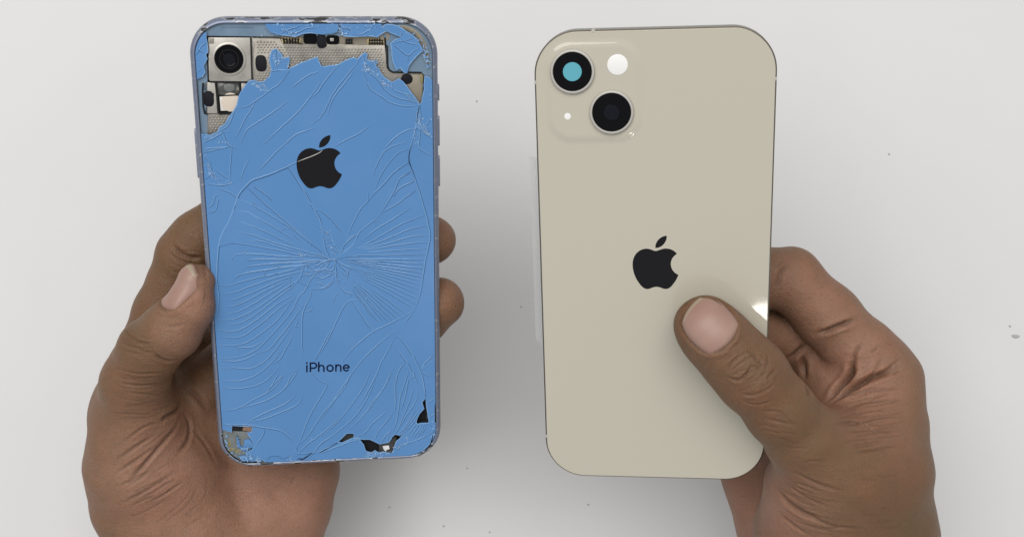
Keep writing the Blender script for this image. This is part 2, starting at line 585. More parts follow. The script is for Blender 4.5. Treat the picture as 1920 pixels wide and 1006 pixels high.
#==BLUE==
# ------------------------------------------------------------------ the shattered blue phone
PA = Pose((-61.31, 4.46, 364.06), (0.99140, 0.02825, -0.12782), (0.01155, 0.95375, 0.30039))
AW, AH, AR = 75.7, 150.9, 11.5
GIN = 1.75          # how far the glass sits inside the outline


def build_blue():
    R = PA.root('smartphone')
    tag(R, 'blue smartphone with shattered back glass and bared camera, gripped by one hand', 'smartphone')
    L = lambda pts, z=0.0: [PA.loc(p, z) for p in pts]

    # metal frame: rounded sides
    prof = [(GIN + 3.2, -0.95), (GIN + 0.05, -0.95), (GIN, -0.15), (GIN - 0.25, 0.06), (1.15, -0.02), (0.62, -0.5), (0.25, -1.3), (0.06, -2.4), (0.0, -3.9), (0.1, -5.4), (0.45, -6.8), (1.1, -7.7), (1.9, -8.2), (3.0, -8.3)]
    sweep_rrect('frame', AW, AH, AR, prof[2:], M['blue_metal'], R, 18)
    # screen side and dark inside
    plate('screen', rrect(AW - 5, AH - 5, AR - 2.5), -8.45, -7.6, M['black_gloss'], R, 0.3)
    plate('inner_plate', rrect(AW - 2 * GIN - 0.3, AH - 2 * GIN - 0.3, AR - GIN - 0.1), -3.4, -2.6, M['black'], R)

    # inner flange the glass was glued on: ring with a rectangular opening, deeper at the upper corner by the camera
    gw, gh, gr = AW - 2 * GIN - 0.1, AH - 2 * GIN - 0.1, AR - GIN
    def ring_plate(name, outer, inner, z0, z1, m):
        n1, n2 = len(outer), len(inner)
        v2 = [Vector((x, y)) for x, y in outer + inner]
        e = [(i, (i + 1) % n1) for i in range(n1)] + [(n1 + i, n1 + (i + 1) % n2) for i in range(n2)]
        vo, eo, fo, *_ = delaunay_2d_cdt(v2, e, [], 0, 1e-6)
        fs, vs = [], [(p.x * MM, p.y * MM, z1 * MM) for p in vo]
        for f in fo:
            c = sum((vo[i] for i in f), Vector((0, 0))) / 3
            if inside(c, outer) and not inside(c, inner): fs.append(tuple(f))
        k = len(vs)
        vs += [(x * MM, y * MM, z0 * MM) for x, y in inner]
        up = [min(range(k), key=lambda i: (vs[i][0] - x * MM) ** 2 + (vs[i][1] - y * MM) ** 2) for x, y in inner]
        for i in range(n2):
            j = (i + 1) % n2
            fs.append((up[i], up[j], k + j, k + i))
        return link(name, pydata(name, vs, fs), m, R)
    inner = L(Z1([(186, 190), (186, 905)])) + [(-31.5, -66), (-26, -70.5), (2, -72.6), (30, -72.6), (34.6, -66)] + \
        L(Z2([(832, 480), (812, 448), (600, 446), (568, 410), (562, 250), (545, 250), (545, 190)])) + L(Z1([(700, 190)]))
    ring_plate('flange', rrect(gw, gh, gr, 12), inner, -2.6, -1.0, M['flange'])
    # pressed grooves on the flange by the camera
    g = Ribbons()
    g.add(catmull(L(Z1([(290, 150), (292, 128), (310, 124), (500, 124), (515, 130), (517, 145)]))), 0.35, 0.16, -1.0)
    g.add(L(Z1([(500, 195), (575, 195), (576, 188)])), 0.3, 0.12, -1.0)
    g.build('flange_rib', M['flange'], R)

    # --- camera block
    cam_poly = L(Z1([(196, 194), (500, 194), (510, 515), (208, 512), (200, 500)]), -1)
    cb = plate('camera_bracket', cam_poly, -2.6, -0.75, M['nickel_light'], R, 0.18)
    c = PA.loc(Z1([(346, 352)])[0], -0.7)
    lathe('bracket_collar', c, [(5.15, -0.76), (5.1, -0.5), (4.85, -0.36), (4.45, -0.32), (4.3, -0.5), (4.25, -1.0)], M['nickel_light'], cb)
    ln = lathe('camera_lens', c, [(4.32, -0.62), (4.05, -0.30), (3.85, -0.27), (3.75, -0.42), (3.2, -0.46), (3.05, -0.60), (1.9, -0.63), (1.8, -0.70), (0, -0.69)], M['black_gloss'], cb)
    lathe('lens_glass', c, [(1.75, -0.68), (1.2, -0.58), (0.6, -0.53), (0, -0.52)], M['lens_glint'], ln)
    lathe('lens_ring', c, [(3.0, -0.60), (2.9, -0.55), (2.75, -0.60)], M['black'], ln)
    plate('bracket_tab', L(Z1([(200, 198), (236, 200), (236, 240), (204, 240)]), -0.7), -0.8, -0.62, M['nickel'], cb, 0.05)

    # --- shield plates, all lying a little under the glass
    sh = plate('shield_plate', L(Z1([(500, 196), (715, 200), (735, 245), (885, 247)]) + Z2([(0, 242), (60, 244), (80, 270), (120, 270), (130, 244), (260, 248), (548, 252), (560, 420), (590, 450), (812, 456), (826, 480), (815, 600), (800, 690), (600, 720), (0, 640)]) + Z1([(520, 560)]), -1), -2.2, -1.15, M['nickel'], R, 0.1)
    g = Ribbons()
    g.add(catmull(L(Z1([(520, 505), (522, 300), (528, 232), (505, 222)]), -1), 1), 0.3, 0.14, -1.15)
    g.add(L(Z2([(130, 252), (545, 256)]), -1), 0.25, 0.12, -1.15)
    g.add(L(Z1([(738, 250), (885, 252)]), -1), 0.25, 0.12, -1.15)
    g.add(catmull(L(Z2([(556, 260), (558, 420), (590, 452), (800, 460)]), -1), 1), 0.25, 0.12, -1.15)
    g.build('plate_seam', M['nickel_light'], sh)
    # rows of pressed dimples
    vs, fs = [], []
    def dimple(x, y, r, h, z):
        b0 = len(vs)
        for rr, zz, n in ((1, 0, 6), (0.6, 0.75, 6)):
            for i in range(6):
                a = i * math.pi / 3
                vs.append(((x + r * rr * math.cos(a)) * MM, (y + r * rr * math.sin(a)) * MM, (z + h * zz) * MM))
        vs.append((x * MM, y * MM, (z + h) * MM))
        for i in range(6):
            j = (i + 1) % 6
            fs.append((b0 + i, b0 + j, b0 + 6 + j, b0 + 6 + i)); fs.append((b0 + 6 + i, b0 + 6 + j, b0 + 12))
    area1 = L(Z1([(545, 225), (690, 225), (720, 265), (880, 265)]) + Z2([(0, 262), (50, 262), (70, 285), (130, 285), (150, 265), (530, 270), (540, 470), (0, 560)]) + Z1([(545, 520)]), -1)
    ov = L(Z1([(535, 320), (620, 320), (620, 445), (535, 445)]), -1)
    x0, x1 = min(p[0] for p in area1), max(p[0] for p in area1); y0, y1 = min(p[1] for p in area1), max(p[1] for p in area1)
    row = 0
    y = y0
    while y < y1:
        x = x0 + (0.5 if row % 2 else 0)
        while x < x1:
            if inside((x, y), area1) and not inside((x, y), ov): dimple(x, y, 0.36, 0.2, -1.16)
            x += 1.0
        y += 0.78; row += 1
    d = link('shield_dimples', pydata('shield_dimples', vs, fs), M['nickel'], sh, 60)
    d['kind'] = 'stuff'
    # gold contact rows
    for nm, q, rows, cols in (('contact_strip', Z1([(722, 202), (868, 202), (862, 240), (735, 240)]), 2, 6), ('contact_strip', Z2([(258, 206), (318, 206), (318, 244), (258, 244)]), 2, 3), ('contact_strip', Z2([(422, 206), (545, 206), (545, 248), (422, 248)]), 2, 6)):
        lq = L(q, -1)
        st = plate(nm, lq, -1.9, -1.02, M['gold'] if cols == 6 and nm else M['brass'], sh, 0.05)
        a_, b_, c_, d_ = [np.array(p) for p in lq]
        for i in range(rows):
            for j in range(cols):
                u, v = (j + 0.5) / cols * 0.9 + 0.05, (i + 0.5) / rows
                p = a_ * (1 - u) * (1 - v) + b_ * u * (1 - v) + c_ * u * v + d_ * (1 - u) * v
                plate('contact_hole', oval(p[0], p[1], 0.42, 0.45, 8, 3), -1.1, -1.0, M['black'], st)
    # tapes and black parts
    def tape(cx, cy, rx, ry, zf, z1, m='tape', e=2.8, nm='black_pad'):
        q = zf([(cx, cy)])[0]
        k = 3.869
        p = PA.loc(q, -1)
        sc = 5.95
        plate(nm, oval(p[0], p[1], rx / k / sc, ry / k / sc, 24, e), z1 - 0.25, z1, M[m], R, 0.06)
    tape(578, 383, 39, 58, Z1, -0.92)
    tape(198, 640, 37, 56, Z1, -0.92)
    tape(708, 496, 42, 38, Z2, -0.9, e=2.2)
    tape(935, 205, 48, 36, Z1, -0.88, 'black_gloss', 4, 'black_connector')
    tape(88, 222, 33, 50, Z2, -0.82, 'tape', 2.8)
    tape(170, 212, 45, 32, Z2, -0.88, 'black_gloss', 4, 'black_connector')
    plate('silver_contact', L(Z2([(150, 200), (178, 200), (176, 222), (152, 222)]), -1), -0.9, -0.8, M['nickel_light'], R, 0.03)
    # strip above the shield towards the edge
    plate('upper_bracket', L(Z1([(505, 188), (880, 190)]) + Z2([(0, 170), (520, 185), (560, 160), (580, 190), (560, 250), (-60, 246)]) + Z1([(715, 250), (505, 240)]), -1.4), -2.4, -1.45, M['brass'], R, 0.05)
    lathe('screw_post', PA.loc(Z2([(548, 185)])[0], -1), [(1.55, -1.5), (1.5, -1.0), (1.2, -0.92), (0.6, -0.95), (0.5, -1.15), (0, -1.15)], M['brass'], R, 20)
    # under the camera: small plate, resin block, white pad
    plate('side_plate', L(Z1([(163, 520), (245, 522), (262, 745), (170, 748), (175, 700), (236, 680), (240, 600), (163, 580)]), -1), -2.0, -1.0, M['nickel_light'], R, 0.1)
    plate('resin_block', L(Z1([(252, 520), (418, 520), (428, 612), (262, 614)]), -1), -2.4, -1.3, M['clear_dark'], R, 0.3)
    plate('resin_lens', oval(*PA.loc(Z1([(347, 558)])[0], -1), 1.7, 1.15, 18, 3), -1.5, -1.0, M['glue'], R, 0.15)
    plate('black_gap_strip', L(Z1([(414, 520), (432, 520), (445, 700), (395, 745), (270, 745), (268, 614), (412, 614)]), -2), -2.5, -2.0, M['black'], R)
    wp = plate('white_pad', L(Z1([(276, 622), (412, 616), (414, 700), (380, 725), (285, 728)]), -1), -2.0, -0.95, M['white_part'], R, 0.15)
    lathe('round_foam', PA.loc(Z1([(360, 665)])[0], -1), [(2.95, -0.96), (2.9, -0.86), (2.7, -0.82), (0, -0.82)], M['beige'], wp, 28)
    plate('end_bracket', L(Z1([(434, 520), (470, 520), (468, 620), (436, 600)]), -1), -2.0, -1.1, M['nickel_light'], R, 0.08)
    lp = plate('lower_shield', L(Z1([(168, 752), (330, 745), (420, 745), (400, 900), (172, 900)]), -1), -2.2, -1.15, M['nickel'], R, 0.1)
    plate('gold_tab', L(Z1([(168, 765), (188, 765), (196, 895), (174, 895)]), -1), -1.3, -1.02, M['brass'], R, 0.06)
    vs, fs = [], []
    ar = L(Z1([(200, 760), (400, 760), (400, 895), (205, 895)]), -1)
    x0, x1 = min(p[0] for p in ar), max(p[0] for p in ar); y0, y1 = min(p[1] for p in ar), max(p[1] for p in ar)
    y = y0; row = 0
    while y < y1:
        x = x0 + (0.5 if row % 2 else 0)
        while x < x1:
            if inside((x, y), ar): dimple(x, y, 0.36, 0.2, -1.16)
            x += 1.0
        y += 0.78; row += 1
    d = link('shield_dimples', pydata('shield_dimples', vs, fs), M['nickel'], lp, 60)
    d['kind'] = 'stuff'
    # bared corner at the volume side: tan plate and glue
    plate('tan_plate', L(Z2([(700, 462), (832, 470), (822, 660), (800, 690), (740, 640)]), -0.9), -1.6, -0.95, M['brass'], R, 0.06)
    plate('yellow_glue', oval(*PA.loc(Z2([(815, 490)])[0], -0.9), 0.6, 1.6, 14), -1.0, -0.85, M['yellow'], R, 0.05)
    # bared lower corner
    cor = [p for p in rrect(gw - 0.2, gh - 0.2, gr, 14)][30:45]
    plate('corner_glue', [PA.loc(p) for p in Z7([(172, 570), (270, 600), (420, 605), (470, 700), (440, 800), (560, 850), (640, 905)])] + cor[::-1][:-1], -1.5, -0.75, M['glue'], R, 0.05)
    for cx, cy, rx, ry in ((240, 720, 26, 34), (275, 775, 40, 22), (330, 790, 20, 14)):
        p = PA.loc(Z7([(cx, cy)])[0])
        plate('yellow_glue', oval(p[0], p[1], rx / 5.03 / 5.5, ry / 5.03 / 5.5, 14, 2), -0.8, -0.66, M['yellow'], R, 0.05)
    plate('speaker_slot', L(Z7([(275, 542), (380, 544), (372, 582), (280, 582)]), -1), -1.6, -0.55, M['black'], R)
    plate('copper_flex', L(Z7([(384, 544), (470, 548), (460, 602), (430, 604), (420, 582), (376, 582)]), -1), -1.6, -0.6, M['copper'], R)
    # things seen through the lower holes
    plate('inner_flex', L(Z8([(558, 710), (720, 640), (720, 690), (690, 800), (640, 806), (558, 795)]), -2), -2.6, -1.9, M['inner_flex'], R)
    plate('white_label', L(Z8([(590, 730), (650, 724), (655, 760), (630, 765), (620, 785), (600, 760)]), -1.9), -2.0, -1.82, M['flash'], R)
    plate('inner_flex', L(Z8([(205, 665), (250, 622), (330, 625), (300, 690), (205, 700)]), -2), -2.6, -1.9, M['inner_flex'], R)
    g = Ribbons(); g.add(L(Z8([(712, 625), (712, 690)]), -1.8), 0.18, 0.15, -1.85); g.add(L(Z8([(1000, 330), (1004, 515)]), -1.8), 0.3, 0.15, -1.85)
    g.build('inner_seam', M['nickel'], R)

    g = Ribbons()
    for p_, w_ in ((Z2([(548, 196), (552, 250), (564, 256), (568, 400), (578, 430), (604, 447), (812, 450)]), 0.55), (Z1([(188, 186), (190, 330), (196, 505)]), 0.45), (Z1([(186, 188), (500, 192)]), 0.4), (Z1([(208, 516), (512, 519)]), 0.5), (Z1([(505, 196), (516, 515)]), 0.35),
                   (Z1([(158, 525), (155, 600), (160, 700), (170, 745), (190, 750)]), 0.55), (Z1([(248, 524), (262, 640), (270, 745)]), 0.5), (Z1([(270, 748), (380, 745)]), 0.55), (Z1([(420, 522), (432, 610)]), 0.5), (Z1([(270, 617), (412, 611)]), 0.4), (Z2([(812, 450), (830, 470), (822, 650)]), 0.3), (Z1([(512, 193), (715, 197), (880, 245)]), 0.25)):
        g = Ribbons(); g.add(L(p_, -0.9), w_, 0.02, -0.74, False)
        g.build('joint_gap', M['black'], R)
    g = Ribbons()
    g.add(catmull(L(Z2([(600, 112), (700, 128), (780, 172), (832, 250), (856, 330), (862, 400)]))), 1.5, 0.10, -0.85)
    g.add(catmull(L(Z2([(640, 120), (730, 148), (800, 210), (840, 300)]))), 0.5, 0.16, -0.78)
    g.build('corner_glue', M['brass'], R)
    # ---------------- the broken glass
    main = Z1([(60, 890), (135, 890), (210, 905), (265, 880), (275, 850), (320, 820), (345, 770), (385, 722), (405, 680), (420, 615), (440, 580), (490, 515), (520, 506), (560, 520), (600, 515), (640, 480), (655, 430), (640, 350), (655, 292), (685, 278), (720, 310), (742, 345), (785, 340), (772, 432), (870, 380), (985, 338)]) + \
        Z2([(85, 405), (150, 400), (215, 390), (270, 360), (320, 342), (350, 352), (385, 320), (405, 305), (420, 320), (413, 352), (440, 368), (492, 362), (480, 405), (510, 440), (550, 490), (600, 522), (650, 495), (680, 518), (720, 570), (770, 635), (800, 682), (818, 660), (835, 570), (838, 478), (868, 486), (880, 500), (960, 500)]) + \
        [(900, 950), (330, 950)]
    frags = [Z1([(180, 158), (186, 230), (192, 300), (175, 320), (186, 350), (160, 400), (170, 450), (150, 482), (100, 507), (40, 500), (60, 250), (120, 180)]),
             [(498, 40), (498, 49), (508, 61), (521, 65), (536, 66.5), (554, 69), (567, 63), (583, 61.5), (594, 63), (606, 64.5), (622, 63), (632, 59.5), (635, 50.5), (632, 40)],
             Z2([(240, 80), (230, 150), (250, 185), (330, 190), (420, 185), (490, 192), (530, 165), (560, 148), (530, 122), (520, 80)]),
             Z2([(525, 122), (562, 152), (620, 172), (670, 195), (622, 212), (590, 240), (600, 330), (610, 380), (632, 432), (660, 415), (690, 450), (706, 454), (720, 400), (750, 360), (800, 310), (822, 288), (790, 230), (760, 190), (700, 150), (640, 112), (560, 100)]),
             Z7([(170, 512), (250, 530), (275, 545), (268, 600), (230, 590), (175, 572), (120, 570), (120, 510)])]
    holes = [Z8([(165, 697), (250, 612), (310, 612), (342, 640), (300, 662), (210, 702)]),
             Z8([(340, 640), (385, 668), (470, 668), (560, 712), (650, 695), (680, 645), (710, 620), (752, 632), (798, 598), (755, 662), (720, 690), (700, 745), (675, 807), (640, 800), (600, 790), (550, 797), (520, 775), (485, 797), (430, 780), (410, 720), (370, 670)]),
             Z8([(960, 320), (997, 278), (1005, 350), (1028, 495), (1022, 517), (945, 520), (920, 527), (905, 505), (935, 430), (980, 380)]),
             Z7([(110, 580), (172, 576), (270, 602), (275, 540), (470, 548), (462, 602), (420, 608), (440, 640), (490, 715), (470, 765), (400, 795), (540, 850), (600, 882), (740, 906), (740, 1000), (110, 1000)])]
    C = []      # (points px, width factor)
    def cr(zf, pts, k=1.0): C.append((zf(pts), k))
    # left side
    cr(Z3, [(1006, 62), (900, 105), (830, 135), (760, 170), (680, 205), (590, 240), (500, 270), (470, 290), (410, 355), (385, 400), (350, 500), (320, 580), (280, 650), (245, 740), (235, 830), (228, 930), (228, 1040), (240, 1150), (228, 1300)], 1.3)
    cr(Z3, [(760, 168), (800, 220), (860, 310), (920, 420), (960, 490), (1000, 560), (1020, 640), (1020, 740)], 1.0)
    cr(Z3, [(545, 200), (600, 140), (680, 55), (740, 0)])
    cr(Z3, [(405, 280), (420, 220), (470, 110)], 0.8)
    for p in ([(380, 405), (480, 450), (640, 540), (800, 640), (900, 715), (1060, 840)], [(460, 330), (540, 400), (640, 490), (760, 590), (895, 712)], [(510, 320), (600, 380), (650, 425)], [(700, 390), (765, 465)],
              [(352, 490), (400, 505), (460, 510), (560, 570), (700, 650), (810, 720)], [(322, 565), (400, 580), (500, 620), (640, 680), (820, 770)], [(278, 655), (380, 660), (500, 685), (640, 735), (800, 780), (1000, 840), (1090, 870)],
              [(445, 745), (500, 725), (600, 740), (720, 780), (850, 815)], [(242, 772), (330, 750), (430, 752), (560, 775), (700, 800), (840, 830), (1000, 850), (1090, 870)], [(335, 880), (360, 840), (420, 825), (560, 830), (740, 845), (880, 855)],
              [(455, 875), (560, 865), (800, 880)], [(450, 925), (560, 910), (740, 895), (1000, 885), (1090, 873)], [(370, 1005), (440, 970), (560, 950), (740, 925), (900, 905), (1006, 890)], [(545, 1005), (700, 970), (880, 920)]):
        cr(Z3, p, 0.95)
    for p in ([(110, 75), (240, 35), (340, 15)], [(105, 30), (200, 30), (300, 20)], [(245, 40), (205, 130)], [(340, 12), (330, 130), (325, 270)], [(225, 190), (270, 230), (325, 265)], [(120, 90), (170, 130), (185, 200), (240, 270)],
              [(130, 270), (175, 235), (190, 180)], [(155, 475), (190, 460), (215, 390), (245, 380)], [(155, 518), (215, 500), (235, 420), (260, 410)], [(240, 330), (340, 370), (385, 420)], [(270, 30), (280, 200)], [(160, 300), (260, 310), (330, 300)]):
        cr(Z3, p, 0.9)
    # upper left
    for p in ([(395, 712), (480, 690), (560, 640), (640, 580), (720, 520), (785, 435)], [(265, 875), (320, 850), (350, 810), (372, 760), (390, 718)], [(395, 920), (430, 850), (470, 770), (540, 655)], [(430, 960), (480, 860), (600, 780), (700, 710), (770, 655)],
              [(590, 970), (720, 850), (850, 730), (960, 590), (1006, 520)], [(730, 990), (830, 900), (960, 850)], [(800, 560), (900, 480), (1000, 440)], [(510, 512), (560, 560), (600, 580), (640, 578)], [(655, 440), (720, 430), (785, 435)], [(640, 580), (600, 515)], [(655, 350), (720, 345), (742, 345)], [(690, 430), (680, 350), (685, 280)],
              [(140, 960), (220, 930), (300, 880), (265, 875)], [(300, 880), (330, 960), (400, 1000)], [(210, 905), (230, 960)], [(160, 905), (180, 1000)]):
        cr(Z1, p, 0.95)
    # upper right
    for p in ([(0, 640), (60, 590), (120, 500), (180, 430), (215, 390)], [(0, 830), (60, 790), (110, 730), (150, 640), (200, 560), (270, 470), (330, 400), (380, 325)], [(130, 750), (170, 640), (260, 520), (330, 430)], [(180, 985), (280, 930), (360, 890), (440, 830)],
              [(380, 440), (440, 560), (520, 620), (600, 670), (700, 692), (800, 685)], [(480, 480), (560, 580), (640, 630), (720, 650), (790, 670)], [(800, 684), (780, 760), (770, 850), (740, 960), (735, 1000)], [(545, 1000), (620, 920), (700, 870), (773, 850)], [(840, 570), (872, 553)], [(800, 684), (805, 780), (800, 830), (830, 880), (880, 920)],
              [(795, 785), (840, 830), (882, 770)], [(800, 830), (840, 830), (870, 920)], [(770, 850), (800, 870), (795, 960), (800, 1000), (885, 1050)], [(600, 522), (610, 570), (680, 600), (740, 600)], [(385, 320), (400, 400), (380, 440)], [(415, 352), (420, 430), (500, 500), (560, 560)], [(835, 620), (790, 700)]):
        cr(Z2, p, 0.95)
    # pieces along the upper rim
    for p in ([(530, 122), (600, 165), (690, 220), (790, 250)], [(618, 250), (670, 290), (715, 325), (760, 290), (812, 262)], [(590, 245), (640, 225), (690, 220)], [(715, 325), (706, 450)], [(670, 195), (660, 170), (700, 150)], [(240, 130), (290, 130), (320, 180)], [(320, 180), (400, 160), (450, 125), (440, 110)], [(450, 125), (490, 190)], [(300, 112), (290, 130)], [(690, 220), (740, 200), (765, 190)]):
        cr(Z2, p, 1.0)
    for p in ([(640, 110), (650, 150), (720, 170)], [(720, 170), (760, 140), (830, 120), (860, 100)], [(760, 150), (840, 160), (900, 130), (1000, 120)], [(700, 130), (760, 140), (800, 180)], [(105, 270), (140, 290), (180, 325)], [(100, 330), (150, 250), (185, 235)], [(100, 480), (130, 430), (165, 420)], [(900, 130), (960, 100)]):
        cr(Z1, p, 1.0)
    # right fan
    cr(Z4, [(735, 5), (715, 60), (712, 130), (740, 220), (765, 290), (800, 400), (830, 500), (855, 600), (870, 690), (860, 760), (845, 830), (830, 900), (815, 1000), (800, 1100), (775, 1190), (745, 1265)], 1.1)
    for p in ([(440, 245), (460, 180), (500, 90), (550, 35), (620, 5), (690, -10)], [(455, 340), (500, 230), (570, 130), (640, 60), (715, 35)], [(400, 430), (450, 370), (520, 300), (600, 210), (712, 135)], [(500, 520), (560, 420), (610, 330), (640, 260), (725, 200)],
              [(590, 400), (640, 330), (755, 275)], [(500, 520), (620, 450), (700, 390), (760, 345)], [(740, 385), (795, 385)], [(240, 700), (290, 590), (350, 480), (400, 430), (400, 370)], [(150, 870), (240, 800), (300, 740), (340, 660), (440, 580), (500, 520)],
              [(340, 740), (450, 650), (580, 570), (660, 520), (720, 480)], [(690, 500), (735, 555)], [(740, 465), (815, 455)], [(225, 765), (260, 710), (330, 675)], [(250, 800), (350, 770), (500, 690), (640, 610), (760, 560), (838, 535)], [(270, 805), (420, 760), (600, 690), (720, 640), (855, 610)],
              [(300, 800), (500, 760), (640, 720), (740, 692), (870, 688)], [(320, 800), (500, 780), (660, 755), (780, 740), (862, 742)], [(340, 815), (600, 800), (850, 787)], [(150, 870), (300, 840), (550, 835), (843, 830)],
              [(0, 825), (60, 840), (120, 868), (160, 870)], [(0, 920), (60, 890), (120, 868)], [(160, 870), (200, 900), (290, 945)], [(165, 880), (210, 930), (265, 965)], [(80, 790), (110, 770), (180, 810), (240, 800)], [(0, 490), (60, 510), (130, 570), (190, 640), (235, 695)], [(20, 620), (110, 680), (140, 740), (180, 810)], [(120, 868), (80, 790), (60, 690)], [(-60, 960), (20, 950), (80, 940), (120, 870)], [(0, 990), (60, 940), (130, 950), (160, 870)], [(180, 860), (230, 750), (330, 675)]):
        cr(Z4, p, 0.95)
    hub = (620, 487)
    edge = [(823, 868), (829, 905), (826, 940), (818, 975), (815, 1005)]
    for k, e in enumerate(edge):
        q = Z4([e])[0]; s_ = 0.10 + 0.12 * ((k * 37) % 5) / 5
        a = (hub[0] + (q[0] - hub[0]) * s_, hub[1] + (q[1] - hub[1]) * s_ - 1)
        m_ = (a[0] * 0.5 + q[0] * 0.5, a[1] * 0.5 + q[1] * 0.5 - 1.0)
        C.append(([a, m_, q], 0.85))
    ends6 = [(706, 22), (703, 48), (700, 75), (697, 103), (693, 130), (689, 158), (685, 185), (681, 215), (676, 245), (669, 275), (660, 308), (645, 338), (600, 378), (570, 393), (540, 408), (505, 415), (478, 425), (445, 418), (415, 428), (385, 405)]
    for k, e in enumerate(ends6):
        q = Z6([e])[0]; s_ = 0.2 + 0.28 * ((k * 29) % 7) / 7 + (0.12 if k > 11 else 0)
        a = (hub[0] + (q[0] - hub[0]) * s_, hub[1] + (q[1] - hub[1]) * s_)
        m_ = (a[0] * 0.5 + q[0] * 0.5 + 0.6, a[1] * 0.5 + q[1] * 0.5 - 1.0)
        C.append(([a, m_, q], 0.85))
    # left lower fan
    for p in ([(375, 30), (600, 20), (900, 30), (1014, 28)], [(370, 75), (560, 55), (780, 40), (990, 25)], [(260, 190), (320, 140), (480, 110), (640, 85), (800, 65), (980, 28)], [(163, 220), (250, 220), (340, 190), (500, 150), (650, 120), (800, 85)], [(190, 285), (270, 275), (400, 225), (560, 170), (700, 135), (830, 105)],
              [(235, 330), (310, 315), (440, 260), (600, 190), (720, 150)], [(215, 380), (290, 370), (400, 320), (550, 240), (700, 175)], [(230, 430), (300, 420), (420, 360), (560, 270), (690, 195)], [(150, 480), (260, 475), (360, 440), (480, 370), (620, 270), (740, 190), (810, 125)], [(240, 515), (330, 500), (450, 430), (580, 330), (700, 240), (760, 190)],
              [(155, 555), (260, 565), (340, 545), (470, 460), (600, 360), (720, 290)], [(175, 605), (290, 612), (380, 580), (500, 490), (620, 390), (720, 320)], [(165, 670), (290, 670), (390, 640), (520, 550), (620, 460), (740, 300)], [(300, 685), (400, 685), (480, 650)], [(170, 770), (280, 765), (380, 735), (460, 690), (560, 590), (660, 480), (760, 350)],
              [(180, 785), (290, 790), (400, 760), (470, 720)], [(470, 725), (540, 700), (600, 630), (690, 520), (795, 370)], [(175, 845), (280, 840), (400, 845), (510, 790), (600, 690), (720, 520)], [(180, 940), (330, 935), (450, 890), (560, 800), (640, 700)], [(560, 810), (620, 780), (660, 710), (720, 600)], [(180, 990), (330, 995), (450, 970), (540, 920), (620, 830)], [(540, 1005), (600, 940), (650, 890)],
              [(655, 1005), (720, 920), (760, 850)], [(1014, 28), (970, 45), (920, 95), (860, 170), (810, 260), (770, 300), (700, 440)], [(760, 480), (740, 530), (768, 525)], [(860, 240), (850, 310), (810, 380), (790, 480), (790, 700), (820, 760)], [(800, 420), (850, 410), (870, 385)], [(910, 100), (1000, 95)], [(905, 160), (1000, 150)], [(868, 245), (940, 240), (1000, 200), (1040, 150)], [(890, 200), (930, 205), (955, 220)],
              [(1006, 560), (950, 660), (880, 790)], [(800, 130), (840, 140), (880, 130)], [(760, 180), (800, 210), (850, 220)], [(780, 340), (820, 350)], [(820, 275), (860, 280)], [(700, 300), (760, 290)], [(770, 30), (800, 70), (770, 180)], [(840, 60), (820, 100), (830, 160)]):
        cr(Z5, p, 0.95)
    # right lower
    for p in ([(150, 160), (170, 200), (205, 235), (245, 240), (225, 262)], [(295, 283), (240, 285), (200, 310), (160, 380), (110, 490), (60, 590), (5, 670)], [(245, 290), (310, 390), (378, 490)], [(645, 355), (560, 400), (480, 440), (380, 490), (290, 560), (220, 630), (175, 690)], [(635, 365), (610, 400), (585, 430)],
              [(530, 480), (440, 550), (350, 630), (270, 720), (180, 850), (80, 1000)], [(525, 503), (580, 560), (640, 650), (690, 760), (715, 860), (722, 930)], [(525, 600), (580, 660), (630, 750), (670, 830)], [(520, 520), (460, 640), (430, 690), (400, 770), (330, 900), (280, 980)], [(440, 580), (430, 680)], [(590, 680), (540, 760), (520, 870)], [(500, 740), (450, 850), (380, 940), (340, 1000)],
              [(610, 740), (580, 840), (545, 950)], [(640, 790), (610, 800), (590, 900), (560, 1000)], [(688, 740), (720, 690), (785, 635)], [(688, 740), (785, 712)], [(688, 740), (740, 775), (785, 775)], [(700, 735), (785, 680)], [(700, 742), (785, 745)], [(135, 20), (135, 110), (150, 160), (180, 140)], [(130, 25), (60, 30), (10, 70)], [(135, 100), (60, 140), (0, 130)], [(140, 150), (80, 200), (0, 215)], [(150, 40), (200, 60), (250, 85)], [(180, 70), (215, 110), (205, 155)]):
        cr(Z6, p, 0.95)
    # lower left
    for p in ([(590, 235), (650, 160), (715, 45)], [(190, 395), (330, 375), (470, 300), (620, 220), (700, 150), (760, 70)], [(340, 378), (480, 340), (620, 290), (760, 200), (830, 80), (880, 10)], [(410, 525), (440, 500), (560, 430), (780, 330), (880, 240)], [(450, 505), (620, 460), (890, 340), (940, 250)], [(170, 515), (230, 530), (420, 530), (560, 555), (700, 575), (790, 620), (895, 725)],
              [(1040, 40), (1100, 110), (1170, 160), (1060, 350), (990, 490), (940, 620), (895, 725)], [(895, 725), (1000, 620), (1120, 440), (1207, 335), (1320, 200)], [(895, 725), (840, 820), (800, 890), (790, 930)], [(870, 830), (1000, 700), (1060, 660), (1200, 550), (1300, 450)], [(1207, 640), (1100, 720), (1050, 790), (1000, 850), (980, 910)], [(1050, 800), (1130, 770), (1275, 700)], [(488, 735), (560, 640), (580, 580)], [(600, 885), (630, 830), (700, 820), (760, 850), (800, 890)], [(540, 850), (620, 850)], [(885, 740), (900, 800), (1050, 790)], [(740, 910), (760, 850), (840, 820)]):
        cr(Z7, p, 1.0)
